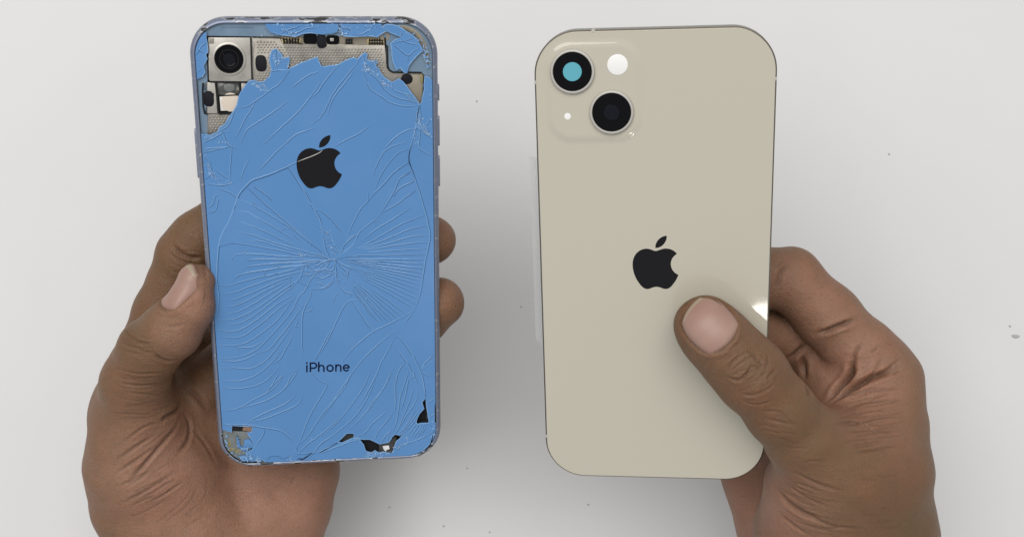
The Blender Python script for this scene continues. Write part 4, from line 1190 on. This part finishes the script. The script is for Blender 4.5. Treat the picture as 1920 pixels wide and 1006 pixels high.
class Hand:
    """all in mm; chains = list of dict(pts=[(px,py,z mm,r mm)], k) ; the first chains form the palm"""
    def __init__(s): s.palm, s.fingers, s.blobs = [], [], []

    @staticmethod
    def conv(pts):
        out = []
        for px, py, z, r in pts:
            out.append(((np.array(at(px, py, z * MM)) / MM).astype(np.float32), np.float32(r)))
        return out

    def add_palm(s, pts, k=9.0): s.palm.append((s.conv(pts), k))

    def add_finger(s, pts, k=2.2, base_k=8.0, reach=26.0, free_k=0.7): s.fingers.append((s.conv(pts), k, base_k, reach, free_k))

    def chain(s, P, pts, k):
        d = None
        for (a, ra), (b, rb) in zip(pts, pts[1:]):
            e = seg_dist(P, a, b, ra, rb)
            d = e if d is None else smin(d, e, k)
        return d

    def sdf(s, P):
        d = None
        for pts, k in s.palm:
            e = s.chain(P, pts, 4.0)
            d = e if d is None else smin(d, e, k)
        for pts, k, bk, reach, fk in s.fingers:
            e = s.chain(P, pts, k)
            w = np.clip(1 - (np.linalg.norm(P - pts[0][0], axis=-1) - reach * 0.6) / (reach * 0.7), 0, 1)
            w = w * w * (3 - 2 * w)
            d = smin(d, e, fk + (bk - fk) * w)
        return d

    def grad(s, P, h=0.25):
        g = np.stack([s.sdf(P + np.eye(3)[i] * h) - s.sdf(P - np.eye(3)[i] * h) for i in range(3)], -1)
        return g / (np.linalg.norm(g, axis=-1, keepdims=True) + 1e-9)

    def hits(s, pix):
        """first skin points seen at pixels (mm); rows of nan where there is no skin"""
        o = np.array([0, 0, CAM_H / MM])
        r = np.array([ray(*p) for p in pix]); r /= np.linalg.norm(r, axis=1, keepdims=True)
        t = np.full(len(r), 250.0)
        for _ in range(90):
            d = s.sdf(o + r * t[:, None])
            t = t + np.where(d > 0.02, np.maximum(d * 0.8, 0.01), 0)
        q = o + r * t[:, None]
        q[(s.sdf(q) > 0.3) | (t > 600)] = np.nan
        return q

    def mesh(s, step):
        lo = np.array([1e9] * 3); hi = -lo
        for pts, *_ in s.palm + s.fingers:
            for p, r in pts:
                lo = np.minimum(lo, p - r - 3); hi = np.maximum(hi, p + r + 3)
        n = np.ceil((hi - lo) / step).astype(int) + 1
        ax = [lo[i] + step * np.arange(n[i]) for i in range(3)]
        B = 6                                    # coarse blocks first, fine samples only near the skin
        nb = np.ceil(n / B).astype(int)
        n = nb * B
        ax = [lo[i] + step * np.arange(n[i]) for i in range(3)]
        cc = [lo[i] + step * (B * np.arange(nb[i]) + (B - 1) / 2) for i in range(3)]
        g = np.stack(np.meshgrid(*cc, indexing='ij'), -1)
        Fc = s.sdf(g.reshape(-1, 3)).reshape(nb)
        F = np.repeat(np.repeat(np.repeat(Fc, B, 0), B, 1), B, 2).astype(np.float32)
        near = np.argwhere(np.abs(Fc) < step * B * 1.05 + 1.5)
        o3 = np.stack(np.meshgrid(*[np.arange(B)] * 3, indexing='ij'), -1).reshape(-1, 3)
        for c0 in range(0, len(near), 1500):
            ij = (near[c0:c0 + 1500, None, :] * B + o3[None]).reshape(-1, 3)
            F[tuple(ij.T)] = s.sdf((lo + step * ij).astype(np.float32))
        # surface nets
        I = F < 0
        c = np.zeros(np.array(n) - 1, np.int8)
        for dx in (0, 1):
            for dy in (0, 1):
                for dz in (0, 1):
                    c += I[dx:n[0] - 1 + dx, dy:n[1] - 1 + dy, dz:n[2] - 1 + dz]
        cells = np.argwhere((c > 0) & (c < 8))
        idx = -np.ones(c.shape, np.int64); idx[tuple(cells.T)] = np.arange(len(cells))
        acc = np.zeros((len(cells), 3)); cnt = np.zeros(len(cells))
        cor = [(a, b, d) for a in (0, 1) for b in (0, 1) for d in (0, 1)]
        for a in cor:
            for axis in range(3):
                if a[axis]: continue
                b = list(a); b[axis] = 1
                fa = F[tuple((cells + a).T)]; fb = F[tuple((cells + b).T)]
                m = (fa < 0) != (fb < 0)
                t = np.where(m, fa / np.where(m, fa - fb, 1), 0)
                p = np.array(a, float)[None] + t[:, None] * (np.array(b) - np.array(a))[None]
                acc += p * m[:, None]; cnt += m
        V = lo + step * (cells + acc / cnt[:, None])
        quads = []
        for axis in range(3):
            u, v = [(1, 2), (2, 0), (0, 1)][axis]
            sl0 = [slice(None)] * 3; sl1 = [slice(None)] * 3
            sl0[axis] = slice(0, -1); sl1[axis] = slice(1, None)
            A, B = I[tuple(sl0)], I[tuple(sl1)]
            e = np.argwhere(A != B)
            ok = (e[:, u] > 0) & (e[:, v] > 0) & (e[:, u] < n[u] - 1) & (e[:, v] < n[v] - 1)
            e = e[ok]
            flip = ~A[tuple(e.T)]
            def id_(du, dv):
                q = e.copy(); q[:, u] += du; q[:, v] += dv
                return idx[tuple(q.T)]
            Q = np.stack([id_(-1, -1), id_(0, -1), id_(0, 0), id_(-1, 0)], 1)
            Q[flip] = Q[flip][:, ::-1]
            quads.append(Q)
        Q = np.concatenate(quads)
        Q = Q[(Q >= 0).all(1)]
        V32 = V.astype(np.float32)               # pull onto the true surface
        d0 = s.sdf(V32)
        g = np.stack([s.sdf(V32 + np.eye(3, dtype=np.float32)[i] * 0.3) - d0 for i in range(3)], -1)
        V = V - g / (np.linalg.norm(g, axis=-1, keepdims=True) + 1e-9) * d0[:, None] * 0.9
        return V, Q


def np_mesh(name, V, Q):
    me = bpy.data.meshes.new(name)
    me.vertices.add(len(V)); me.vertices.foreach_set('co', np.ascontiguousarray(V, np.float32).ravel())
    k = Q.shape[1]
    me.loops.add(len(Q) * k); me.loops.foreach_set('vertex_index', Q.ravel().astype(np.int32))
    me.polygons.add(len(Q)); me.polygons.foreach_set('loop_start', np.arange(0, len(Q) * k, k, dtype=np.int32))
    me.update(calc_edges=True); me.validate()
    me.polygons.foreach_set('use_smooth', [True] * len(Q))
    return me


def line_dist(P, pts):
    d = np.full(len(P), 1e9); tt = np.zeros(len(P))
    n = len(pts) - 1
    for i, (a, b) in enumerate(zip(pts, pts[1:])):
        ab = b - a
        t = np.clip(((P - a) @ ab) / (ab @ ab + 1e-9), 0, 1)
        e = np.linalg.norm(P - a - t[:, None] * ab, axis=1)
        m = e < d
        d[m] = e[m]; tt[m] = (i + t[m]) / n
    return d, tt


def finish_hand(H, name, label, creases, palms, nails, step=0.48, bulges=()):
    V, Q = H.mesh(step)
    me2 = np_mesh(name, V * MM, Q)
    o = link(name, me2)
    n = len(me2.vertices)
    P = np.empty(n * 3, np.float32); me2.vertices.foreach_get('co', P); P = P.reshape(-1, 3).astype(float) / MM
    N = np.empty(n * 3, np.float32); me2.vertices.foreach_get('normal', N); N = N.reshape(-1, 3).astype(float)
    tone = np.zeros((n, 4), np.float32); tone[:, 3] = 1
    off = np.zeros(n)
    pix = [catmull(c_[0], 9.0) for c_ in creases]
    allp = H.hits([p for l in pix for p in l])
    k0 = 0
    for (pxy, w, dep, pig_shade), pl in zip(creases, pix):
        q = [p for p in allp[k0:k0 + len(pl)] if not np.isnan(p[0])]
        k0 += len(pl)
        # drop jumps from one finger to another
        run = [[q[0]]] if q else []
        for a, b in zip(q, q[1:]):
            if np.linalg.norm(b - a) > 5: run.append([])
            run[-1].append(b)
        for pts in run:
            if len(pts) < 2: continue
            A = np.array(pts)
            m = np.all((P > A.min(0) - 4 * w) & (P < A.max(0) + 4 * w), axis=1)
            if not m.any(): continue
            d, t = line_dist(P[m], pts)
            fade = np.clip(np.minimum(t, 1 - t) * 4, 0.15, 1)
            g = np.exp(-(d / w) ** 2) * fade
            lip = np.exp(-((d - 2.1 * w) / (1.1 * w)) ** 2) * fade
            off[m] += -dep * g + 0.28 * dep * lip
            tone[m, 1] = np.maximum(tone[m, 1], min(1.0, 1.35 * pig_shade) * np.exp(-(d / (0.75 * w)) ** 2) * fade)  # darkens the crease: pigment and painted shade together
    for px, py, rad, dep in bulges:
        c = H.hits([(px, py)])[0]
        if not np.isnan(c[0]): off += dep * np.exp(-(np.linalg.norm(P - c, axis=1) / rad) ** 2)
    for px, py, rad, amt in palms:
        c = H.hits([(px, py)])[0]
        if np.isnan(c[0]): continue
        tone[:, 0] = np.maximum(tone[:, 0], amt * np.exp(-(np.linalg.norm(P - c, axis=1) / rad) ** 2))
    # gentle unevenness of flesh
    off += 0.16 * np.sin(P[:, 0] * 0.31 + 1.7 * np.sin(P[:, 1] * 0.17)) * np.sin(P[:, 1] * 0.27 + P[:, 2] * 0.2)
    nail_objs = []
    for nl in nails:
        a0 = np.array(at(*nl['bone'][:2], nl['bone'][2] * MM)) / MM      # on the bone under the nail
        a1 = np.array(at(*nl['tip'][:2], nl['tip'][2] * MM)) / MM
        nv = np.array(nl['n'], float)
        u = a1 - a0; u /= np.linalg.norm(u)
        nv -= u * (nv @ u); nv /= np.linalg.norm(nv)
        c = a0 + nv * 16
        for _ in range(60): c = c - nv * float(H.sdf(c[None])[0]) * 0.7
        w = np.cross(nv, u); hw = nl['hw']; hl = nl['hl']
        gu, gv = 28, 24
        vs, fs, grid = [], [], {}
        ab = []
        for i in range(gu + 1):
            for j in range(gv + 1):
                a, b = -1 + 2 * i / gu, -1 + 2 * j / gv
                grid[i, j] = len(ab); ab.append((a, b))
        ab = np.array(ab); a, b = ab[:, 0], ab[:, 1]
        # map a square to a nail: rounded tip, flatter root
        b2 = b * np.sqrt(1 - np.where(a > 0, 0.44, 0.20) * a * a)
        a2 = a * np.sqrt(1 - np.where(a > 0, 0.44, 0.22) * b * b)
        p = c + u * (a2 * hl)[:, None] + w * (b2 * hw)[:, None] + nv * 5
        for _ in range(40):
            p = p - nv * (H.sdf(p) * 0.7)[:, None]
        for _ in range(6):                       # corners that slid past the finger settle on it
            dd = H.sdf(p); p = p - H.grad(p) * np.where(dd > 0.05, dd, 0)[:, None]
        edge = np.maximum(np.abs(a), np.abs(b))
        lift = 0.40 - 0.62 * np.clip((edge - 0.84) / 0.16, 0, 1) ** 1.5
        tip = 0.40 + 0.10 * (a - 0.7) / 0.3 - 0.55 * np.clip((np.abs(b) - 0.88) / 0.12, 0, 1)
        lift = np.where(a > 0.7, tip, lift)
        vs = list(p + nv * lift[:, None])
        for i in range(gu):
            for j in range(gv):
                fs.append((grid[i, j], grid[i + 1, j], grid[i + 1, j + 1], grid[i, j + 1]))
        # solid edge
        rim = [grid[i, 0] for i in range(gu)] + [grid[gu, j] for j in range(gv)] + [grid[i, gv] for i in range(gu, 0, -1)] + [grid[0, j] for j in range(gv, 0, -1)]
        b0 = len(vs)
        for r_ in rim: vs.append(vs[r_] - nv * 0.8)
        for k in range(len(rim)):
            j = (k + 1) % len(rim)
            fs.append((rim[j], rim[k], b0 + k, b0 + j))
        me3 = pydata('thumbnail', [v * MM for v in vs], fs)
        bm = bmesh.new(); bm.from_mesh(me3); bmesh.ops.recalc_face_normals(bm, faces=bm.faces)
        bm.to_mesh(me3); bm.free()
        no = link('thumbnail', me3, M['nail'], o, 50)
        me3.materials.append(M['nail_tip'])
        for k, f in enumerate(me3.polygons):
            if k < gu * gv and k // gv >= gu - nl.get('free', 2): f.material_index = 1
        no['label'] = nl['label']
        # groove and fold of skin round the nail
        X = P - c
        a, b, h = X @ u / hl, X @ w / hw, X @ nv
        rr = (np.abs(a) ** 2.6 + np.abs(b) ** 2.6) ** (1 / 2.6)
        near = np.abs(h) < 7
        dmm = (rr - 1.0) * min(hw, hl)
        off[near] += (-0.35 * np.exp(-((dmm - 0.1) / 0.5) ** 2) + 0.42 * np.exp(-((dmm - 1.2) / 0.8) ** 2) * np.clip(1.1 - a, 0, 1))[near]
        off[near] += (-0.15 * (rr < 0.9))[near]
        tone[near, 1] = np.maximum(tone[near, 1], 0.55 * np.exp(-((dmm - 0.15) / 0.45) ** 2)[near])
    P2 = (P + N * off[:, None]) * MM
    me2.vertices.foreach_set('co', P2.astype(np.float32).ravel())
    at_ = me2.color_attributes.new('tone', 'FLOAT_COLOR', 'POINT')
    at_.data.foreach_set('color', tone.ravel())
    me2.update()
    me2.materials.append(M['skin'])
    tag(o, label, 'hand')
    return o


def family(A, B, n, w, dep, pig_shade, seed, cover=0.6):
    """fine, roughly parallel skin lines between two traced lines"""
    r = np.random.default_rng(seed)
    A, B = np.array(catmull(A, 12.0)), np.array(catmull(B, 12.0))
    m = 24
    ia = np.stack([np.interp(np.linspace(0, 1, m), np.linspace(0, 1, len(A)), A[:, i]) for i in (0, 1)], 1)
    ib = np.stack([np.interp(np.linspace(0, 1, m), np.linspace(0, 1, len(B)), B[:, i]) for i in (0, 1)], 1)
    out = []
    for k in range(n):
        v = (k + r.uniform(-0.35, 0.35)) / max(n - 1, 1)
        l = ia * (1 - v) + ib * v
        L_ = r.uniform(0.35, 1.0) * cover
        s0 = r.uniform(0, 1 - L_)
        i0, i1 = int(s0 * (m - 1)), int((s0 + L_) * (m - 1)) + 1
        seg = l[i0:i1 + 1:4] + r.normal(0, 1.6, l[i0:i1 + 1:4].shape)
        if len(seg) > 2: out.append(([tuple(p) for p in seg], w * r.uniform(0.8, 1.3), dep * r.uniform(0.5, 1.3), pig_shade * r.uniform(0.5, 1.2)))
    return out


def left_hand():
    H = Hand()
    # wrist and forearm leaving the picture at the bottom
    H.add_palm([(395, 1010, 26, 23), (400, 1160, 24, 21), (410, 1330, 22, 23)])
    H.add_palm([(330, 990, 30, 23), (330, 1160, 26, 22), (340, 1330, 22, 24)])
    # heel of the hand on the little-finger side, under the phone
    H.add_palm([(470, 1230, 22, 18), (520, 1040, 19, 15.5), (546, 945, 18, 14.5), (562, 880, 17, 14.2), (560, 800, 17, 13)], 10)
    H.add_palm([(470, 960, 20, 18), (470, 860, 18, 15), (440, 760, 18, 12)], 12)
    # ball of the thumb
    H.add_palm([(262, 935, 38, 17.5), (266, 868, 43, 19.0), (262, 790, 46, 15.0)], 9)
    H.add_palm([(330, 960, 33, 17), (330, 880, 36, 15.5), (330, 810, 34, 12)], 10)
    H.add_palm([(245, 760, 40, 10.5), (330, 790, 30, 12), (420, 800, 22, 12)], 8)
    H.add_palm([(345, 700, 21, 10), (400, 780, 17, 12), (450, 820, 17, 12)], 8)
    H.add_palm([(300, 660, 28, 9), (380, 650, 22, 10), (420, 720, 18, 11)], 8)
    # index finger: up the edge, then behind the phone
    H.add_finger([(243, 752, 44, 10.2), (262, 690, 48, 10.2), (308, 585, 52, 9.9), (350, 478, 56, 9.6), (372, 448, 57, 9.2), (440, 395, 58, 8.6), (520, 360, 57, 7.6)], 3.0, 8, 22)
    # middle, ring and little finger cross behind the phone, two tips come out on the far side
    H.add_finger([(330, 780, 32, 10), (520, 590, 40, 9.6), (700, 500, 50, 8.8), (770, 468, 54, 8.4), (809, 450, 57, 8.2)], 3, 8, 25)
    H.add_finger([(400, 810, 24, 10), (580, 680, 32, 9.6), (720, 640, 44, 8.8), (788, 600, 51, 8.5), (824, 567, 55, 8.6)], 3, 8, 25)
    H.add_finger([(460, 850, 20, 9.5), (600, 760, 26, 8.6), (690, 720, 38, 7.8), (740, 700, 44, 7.2)], 3, 8, 25)
    # thumb: knuckle low, tip on the phone's edge
    H.add_finger([(250, 800, 52, 13.0), (252, 715, 62, 10.6), (280, 655, 69, 9.8), (322, 618, 74, 9.2), (356, 578, 77, 7.2), (369, 527, 78.5, 5.8)], 3.5, 9, 30, 0.8)
    # knuckle fold of the index beside the thumb
    cre = [([(322, 458), (338, 474), (360, 484), (378, 482)], 0.7, 0.9, 0.6), ([(330, 478), (350, 492), (370, 492)], 0.5, 0.5, 0.4), ([(316, 470), (330, 486), (346, 498)], 0.4, 0.35, 0.3),
           ([(288, 662), (300, 672), (318, 677), (335, 674)], 0.7, 0.8, 0.5),
           ([(340, 758), (330, 770), (310, 782), (302, 788)], 0.8, 0.9, 0.6), ([(338, 775), (330, 800), (300, 835), (270, 870), (240, 905)], 0.7, 0.8, 0.5), ([(345, 775), (356, 800), (350, 830), (330, 850)], 0.8, 0.7, 0.4),
           ([(300, 790), (270, 800), (235, 825)], 0.5, 0.4, 0.35), ([(290, 815), (250, 840), (215, 865)], 0.6, 0.5, 0.4), ([(300, 830), (260, 858), (225, 880)], 0.5, 0.45, 0.4), ([(280, 885), (255, 900), (235, 912)], 0.5, 0.4, 0.3),
           ([(335, 880), (280, 915), (225, 945)], 0.6, 0.4, 0.35), ([(345, 900), (310, 925), (280, 940)], 0.5, 0.3, 0.3), ([(320, 895), (270, 925)], 0.4, 0.3, 0.3),
           ([(232, 615), (238, 622), (250, 640)], 0.4, 0.35, 0.3), ([(240, 628), (262, 642), (282, 646)], 0.5, 0.4, 0.35), ([(228, 640), (260, 655), (282, 660)], 0.4, 0.35, 0.3), ([(300, 605), (325, 612), (345, 606)], 0.5, 0.3, 0.2), ([(215, 690), (260, 700), (310, 698)], 0.5, 0.25, 0.2), ([(215, 715), (260, 722), (330, 720)], 0.5, 0.3, 0.25), ([(240, 735), (290, 740), (335, 738)], 0.45, 0.3, 0.25),
           ([(350, 725), (370, 745), (392, 772)], 0.8, 0.7, 0.4), ([(360, 800), (390, 840), (405, 870)], 0.8, 0.3, 0.1),
           ([(235, 590), (300, 600)], 0.4, 0.1, 0.1), ([(428, 880), (440, 920), (470, 1006)], 5.0, 1.3, 0.05), ([(555, 890), (545, 905)], 0.8, 0.3, 0.2)]
    cre += family([(335, 790), (280, 830), (205, 870)], [(360, 900), (300, 940), (215, 975)], 15, 0.36, 0.22, 0.28, 1)
    cre += family([(205, 690), (260, 700), (330, 700)], [(195, 775), (260, 785), (330, 765)], 13, 0.36, 0.20, 0.28, 2, 0.8)
    cre += family([(228, 620), (262, 636), (300, 640)], [(215, 655), (260, 668), (300, 664)], 8, 0.34, 0.22, 0.28, 3, 0.8)
    cre += family([(312, 452), (345, 470), (376, 470)], [(312, 500), (340, 515), (365, 510)], 9, 0.34, 0.20, 0.28, 4, 0.8)
    cre += family([(375, 870), (340, 940), (250, 1000)], [(420, 900), (400, 960), (330, 1006)], 7, 0.4, 0.15, 0.2, 5)
    palms = [(330, 900, 30, 0.95), (500, 940, 35, 1.0), (560, 960, 25, 1.0), (380, 960, 25, 0.8), (372, 560, 12, 0.95), (350, 620, 12, 0.7), (300, 840, 16, 0.6), (850, 440, 12, 0.35), (862, 560, 12, 0.35)]
    nails = [dict(bone=(364, 540, 78), tip=(374, 505, 79), n=(-0.74, 0.2, 0.64), hw=5.6, hl=7.6, free=2, label='pale thumbnail turned sideways beside the blue phone')]
    return finish_hand(H, 'hand', 'hand gripping the shattered blue phone from behind, thumb along its side', cre, palms, nails)


def right_hand():
    H = Hand()
    # forearm
    H.add_palm([(1640, 1000, 52, 20), (1640, 1160, 40, 22), (1630, 1330, 30, 24)])
    H.add_palm([(1560, 1010, 42, 24), (1560, 1160, 34, 23), (1560, 1330, 28, 24)])
    H.add_palm([(1478, 1010, 26, 18), (1490, 1160, 28, 20), (1500, 1330, 26, 22)], 4)
    # back edge of the hand from wrist to knuckle
    H.add_palm([(1650, 990, 60, 15.5), (1650, 880, 66, 16), (1652, 790, 60, 14), (1648, 715, 56, 13.0)], 12)
    H.add_palm([(1590, 1000, 60, 17), (1600, 890, 69, 15.5), (1610, 810, 58, 13)], 14)
    # palm
    H.add_palm([(1600, 800, 46, 15), (1590, 720, 42, 13), (1570, 680, 40, 11)], 9)
    H.add_palm([(1455, 950, 22, 16.5), (1432, 880, 20, 15.5), (1450, 820, 26, 14), (1470, 760, 30, 13)], 4)
    H.add_palm([(1540, 690, 45, 12), (1572, 728, 50, 13.5), (1620, 762, 54, 14)], 7)
    # ball of the thumb
    H.add_palm([(1528, 1000, 58, 19), (1540, 920, 68, 17.5), (1560, 870, 74, 15)], 16)
    # index finger going behind the phone
    H.add_finger([(1652, 715, 57, 12.6), (1622, 668, 58, 11.6), (1550, 590, 60, 10.6), (1480, 522, 61, 10.2), (1430, 520, 62, 9.6), (1360, 560, 64, 8.8), (1310, 600, 66, 8.0)], 3.2, 8, 20)
    H.add_finger([(1600, 740, 46, 11.5), (1540, 670, 45, 10.6), (1470, 625, 47, 10.0), (1420, 620, 50, 9.4), (1350, 650, 56, 8.4)], 3, 7, 20)
    H.add_finger([(1540, 790, 38, 11), (1480, 710, 38, 10), (1420, 690, 42, 9.4), (1340, 700, 50, 8.4)], 3, 7, 22)
    H.add_finger([(1490, 830, 34, 10), (1430, 770, 36, 9), (1380, 750, 42, 8), (1320, 750, 48, 7.4)], 3, 7, 22)
    # thumb across the glass
    H.add_finger([(1560, 880, 78, 14.5), (1510, 825, 84, 11.8), (1462, 768, 89, 10.6), (1408, 702, 93, 11.0), (1372, 664, 94.5, 10.3), (1338, 628, 96, 9.7), (1320, 610, 96.3, 9.2)], 3.5, 10, 26, 0.6)
    cre = [([(1607, 598), (1577, 609), (1550, 620), (1527, 626)], 0.8, 1.5, 0.7), ([(1478, 490), (1462, 515), (1456, 545)], 0.8, 0.6, 0.45), ([(1468, 488), (1458, 500)], 0.5, 0.4, 0.3),
           ([(1539, 766), (1571, 730), (1595, 701), (1598, 671)], 1.0, 2.3, 0.8), ([(1542, 768), (1589, 733), (1636, 707), (1665, 698), (1683, 686)], 0.9, 2.2, 0.8), ([(1672, 702), (1688, 694)], 0.5, 0.5, 0.4), ([(1650, 700), (1672, 685), (1690, 670)], 0.5, 0.4, 0.35),
           ([(1506, 664), (1509, 701), (1518, 742)], 1.0, 1.1, 0.6), ([(1600, 690), (1604, 660), (1618, 645)], 0.7, 0.6, 0.4), ([(1632, 662), (1648, 648)], 0.4, 0.35, 0.4), ([(1560, 755), (1610, 735), (1660, 730), (1700, 725)], 0.6, 0.4, 0.35), ([(1570, 775), (1620, 755), (1690, 748)], 0.5, 0.35, 0.35), ([(1565, 795), (1600, 795), (1650, 782), (1700, 780)], 0.5, 0.35, 0.35), ([(1580, 810), (1630, 806), (1680, 808)], 0.5, 0.3, 0.3), ([(1605, 785), (1615, 815)], 0.5, 0.35, 0.35), ([(1600, 830), (1640, 835)], 0.4, 0.25, 0.25), ([(1660, 740), (1700, 738)], 0.4, 0.3, 0.3), ([(1640, 770), (1700, 765)], 0.4, 0.3, 0.3),
           ([(1365, 705), (1378, 712), (1395, 708), (1412, 690)], 0.45, 0.5, 0.5), ([(1382, 715), (1396, 704), (1410, 686), (1424, 690), (1432, 694)], 0.4, 0.45, 0.5), ([(1402, 655), (1414, 668), (1428, 690)], 0.4, 0.4, 0.45), ([(1410, 660), (1424, 675), (1432, 692)], 0.4, 0.4, 0.45), ([(1392, 666), (1372, 680), (1364, 695)], 0.45, 0.35, 0.35), ([(1436, 712), (1446, 700), (1456, 690)], 0.4, 0.45, 0.5), ([(1438, 660), (1440, 680), (1430, 700)], 0.4, 0.3, 0.35), ([(1380, 735), (1410, 740), (1440, 728), (1455, 712)], 0.5, 0.3, 0.3), ([(1385, 750), (1420, 758), (1450, 750)], 0.4, 0.3, 0.3), ([(1345, 660), (1370, 650), (1395, 640)], 0.5, 0.2, 0.15),
           ([(1425, 770), (1460, 772), (1480, 785)], 0.4, 0.3, 0.3), ([(1430, 785), (1470, 792), (1500, 800)], 0.4, 0.25, 0.25),
           ([(1455, 910), (1475, 938), (1505, 960), (1545, 975)], 1.0, 1.1, 0.5), ([(1470, 900), (1510, 930), (1560, 950)], 0.6, 0.45, 0.35), ([(1480, 880), (1530, 905), (1580, 920)], 0.6, 0.4, 0.3), ([(1500, 960), (1560, 985), (1620, 990)], 0.6, 0.4, 0.3), ([(1460, 960), (1490, 985), (1520, 1004)], 0.7, 0.5, 0.3), ([(1490, 865), (1550, 890)], 0.5, 0.3, 0.25), ([(1500, 945), (1540, 955)], 0.5, 0.5, 0.4),
           ([(1471, 680), (1495, 660), (1521, 636)], 0.9, 1.1, 0.6), ([(1607, 671), (1624, 648)], 0.5, 0.7, 0.5), ([(1636, 689), (1671, 659)], 0.5, 0.6, 0.5), ([(1565, 792), (1612, 790), (1648, 818)], 0.5, 0.6, 0.5)]
    cre += family([(1555, 772), (1620, 748), (1705, 728)], [(1585, 850), (1640, 845), (1715, 835)], 20, 0.36, 0.26, 0.34, 11, 0.8)
    cre += family([(1362, 690), (1400, 662), (1438, 648)], [(1385, 748), (1420, 745), (1462, 715)], 9, 0.34, 0.24, 0.34, 12, 0.8)
    cre += family([(1395, 755), (1440, 768), (1500, 790)], [(1440, 850), (1490, 865), (1570, 860)], 18, 0.34, 0.16, 0.28, 13, 0.5)
    cre += family([(1445, 870), (1500, 905), (1580, 930)], [(1455, 960), (1520, 998), (1600, 1004)], 14, 0.4, 0.26, 0.3, 14, 0.7)
    cre += family([(1560, 755), (1600, 700), (1620, 650)], [(1580, 750), (1650, 705), (1690, 660)], 8, 0.4, 0.30, 0.3, 15, 0.6)
    cre += family([(1610, 860), (1650, 880), (1700, 870)], [(1600, 980), (1650, 990), (1710, 980)], 10, 0.4, 0.12, 0.22, 16, 0.5)
    cre += family([(1300, 650), (1340, 640), (1385, 610)], [(1330, 690), (1370, 670), (1410, 640)], 7, 0.34, 0.10, 0.15, 17, 0.7)
    palms = [(1590, 700, 24, 0.95), (1540, 570, 16, 0.75), (1620, 760, 18, 0.7), (1500, 540, 14, 0.7), (1450, 960, 20, 0.9), (1400, 950, 25, 0.9), (1480, 640, 12, 0.5), (1330, 660, 14, 0.2), (1590, 610, 14, 0.7)]
    nails = [dict(bone=(1318, 598, 96), tip=(1293, 572, 97), n=(0.02, -0.10, 1.0), hw=7.3, hl=7.0, free=1, label='broad pinkish thumbnail facing up over the pale phone')]
    return finish_hand(H, 'hand', 'hand pinching the pale cream phone, thumb pressed on its back', cre, palms, nails)


left_hand()
right_hand()
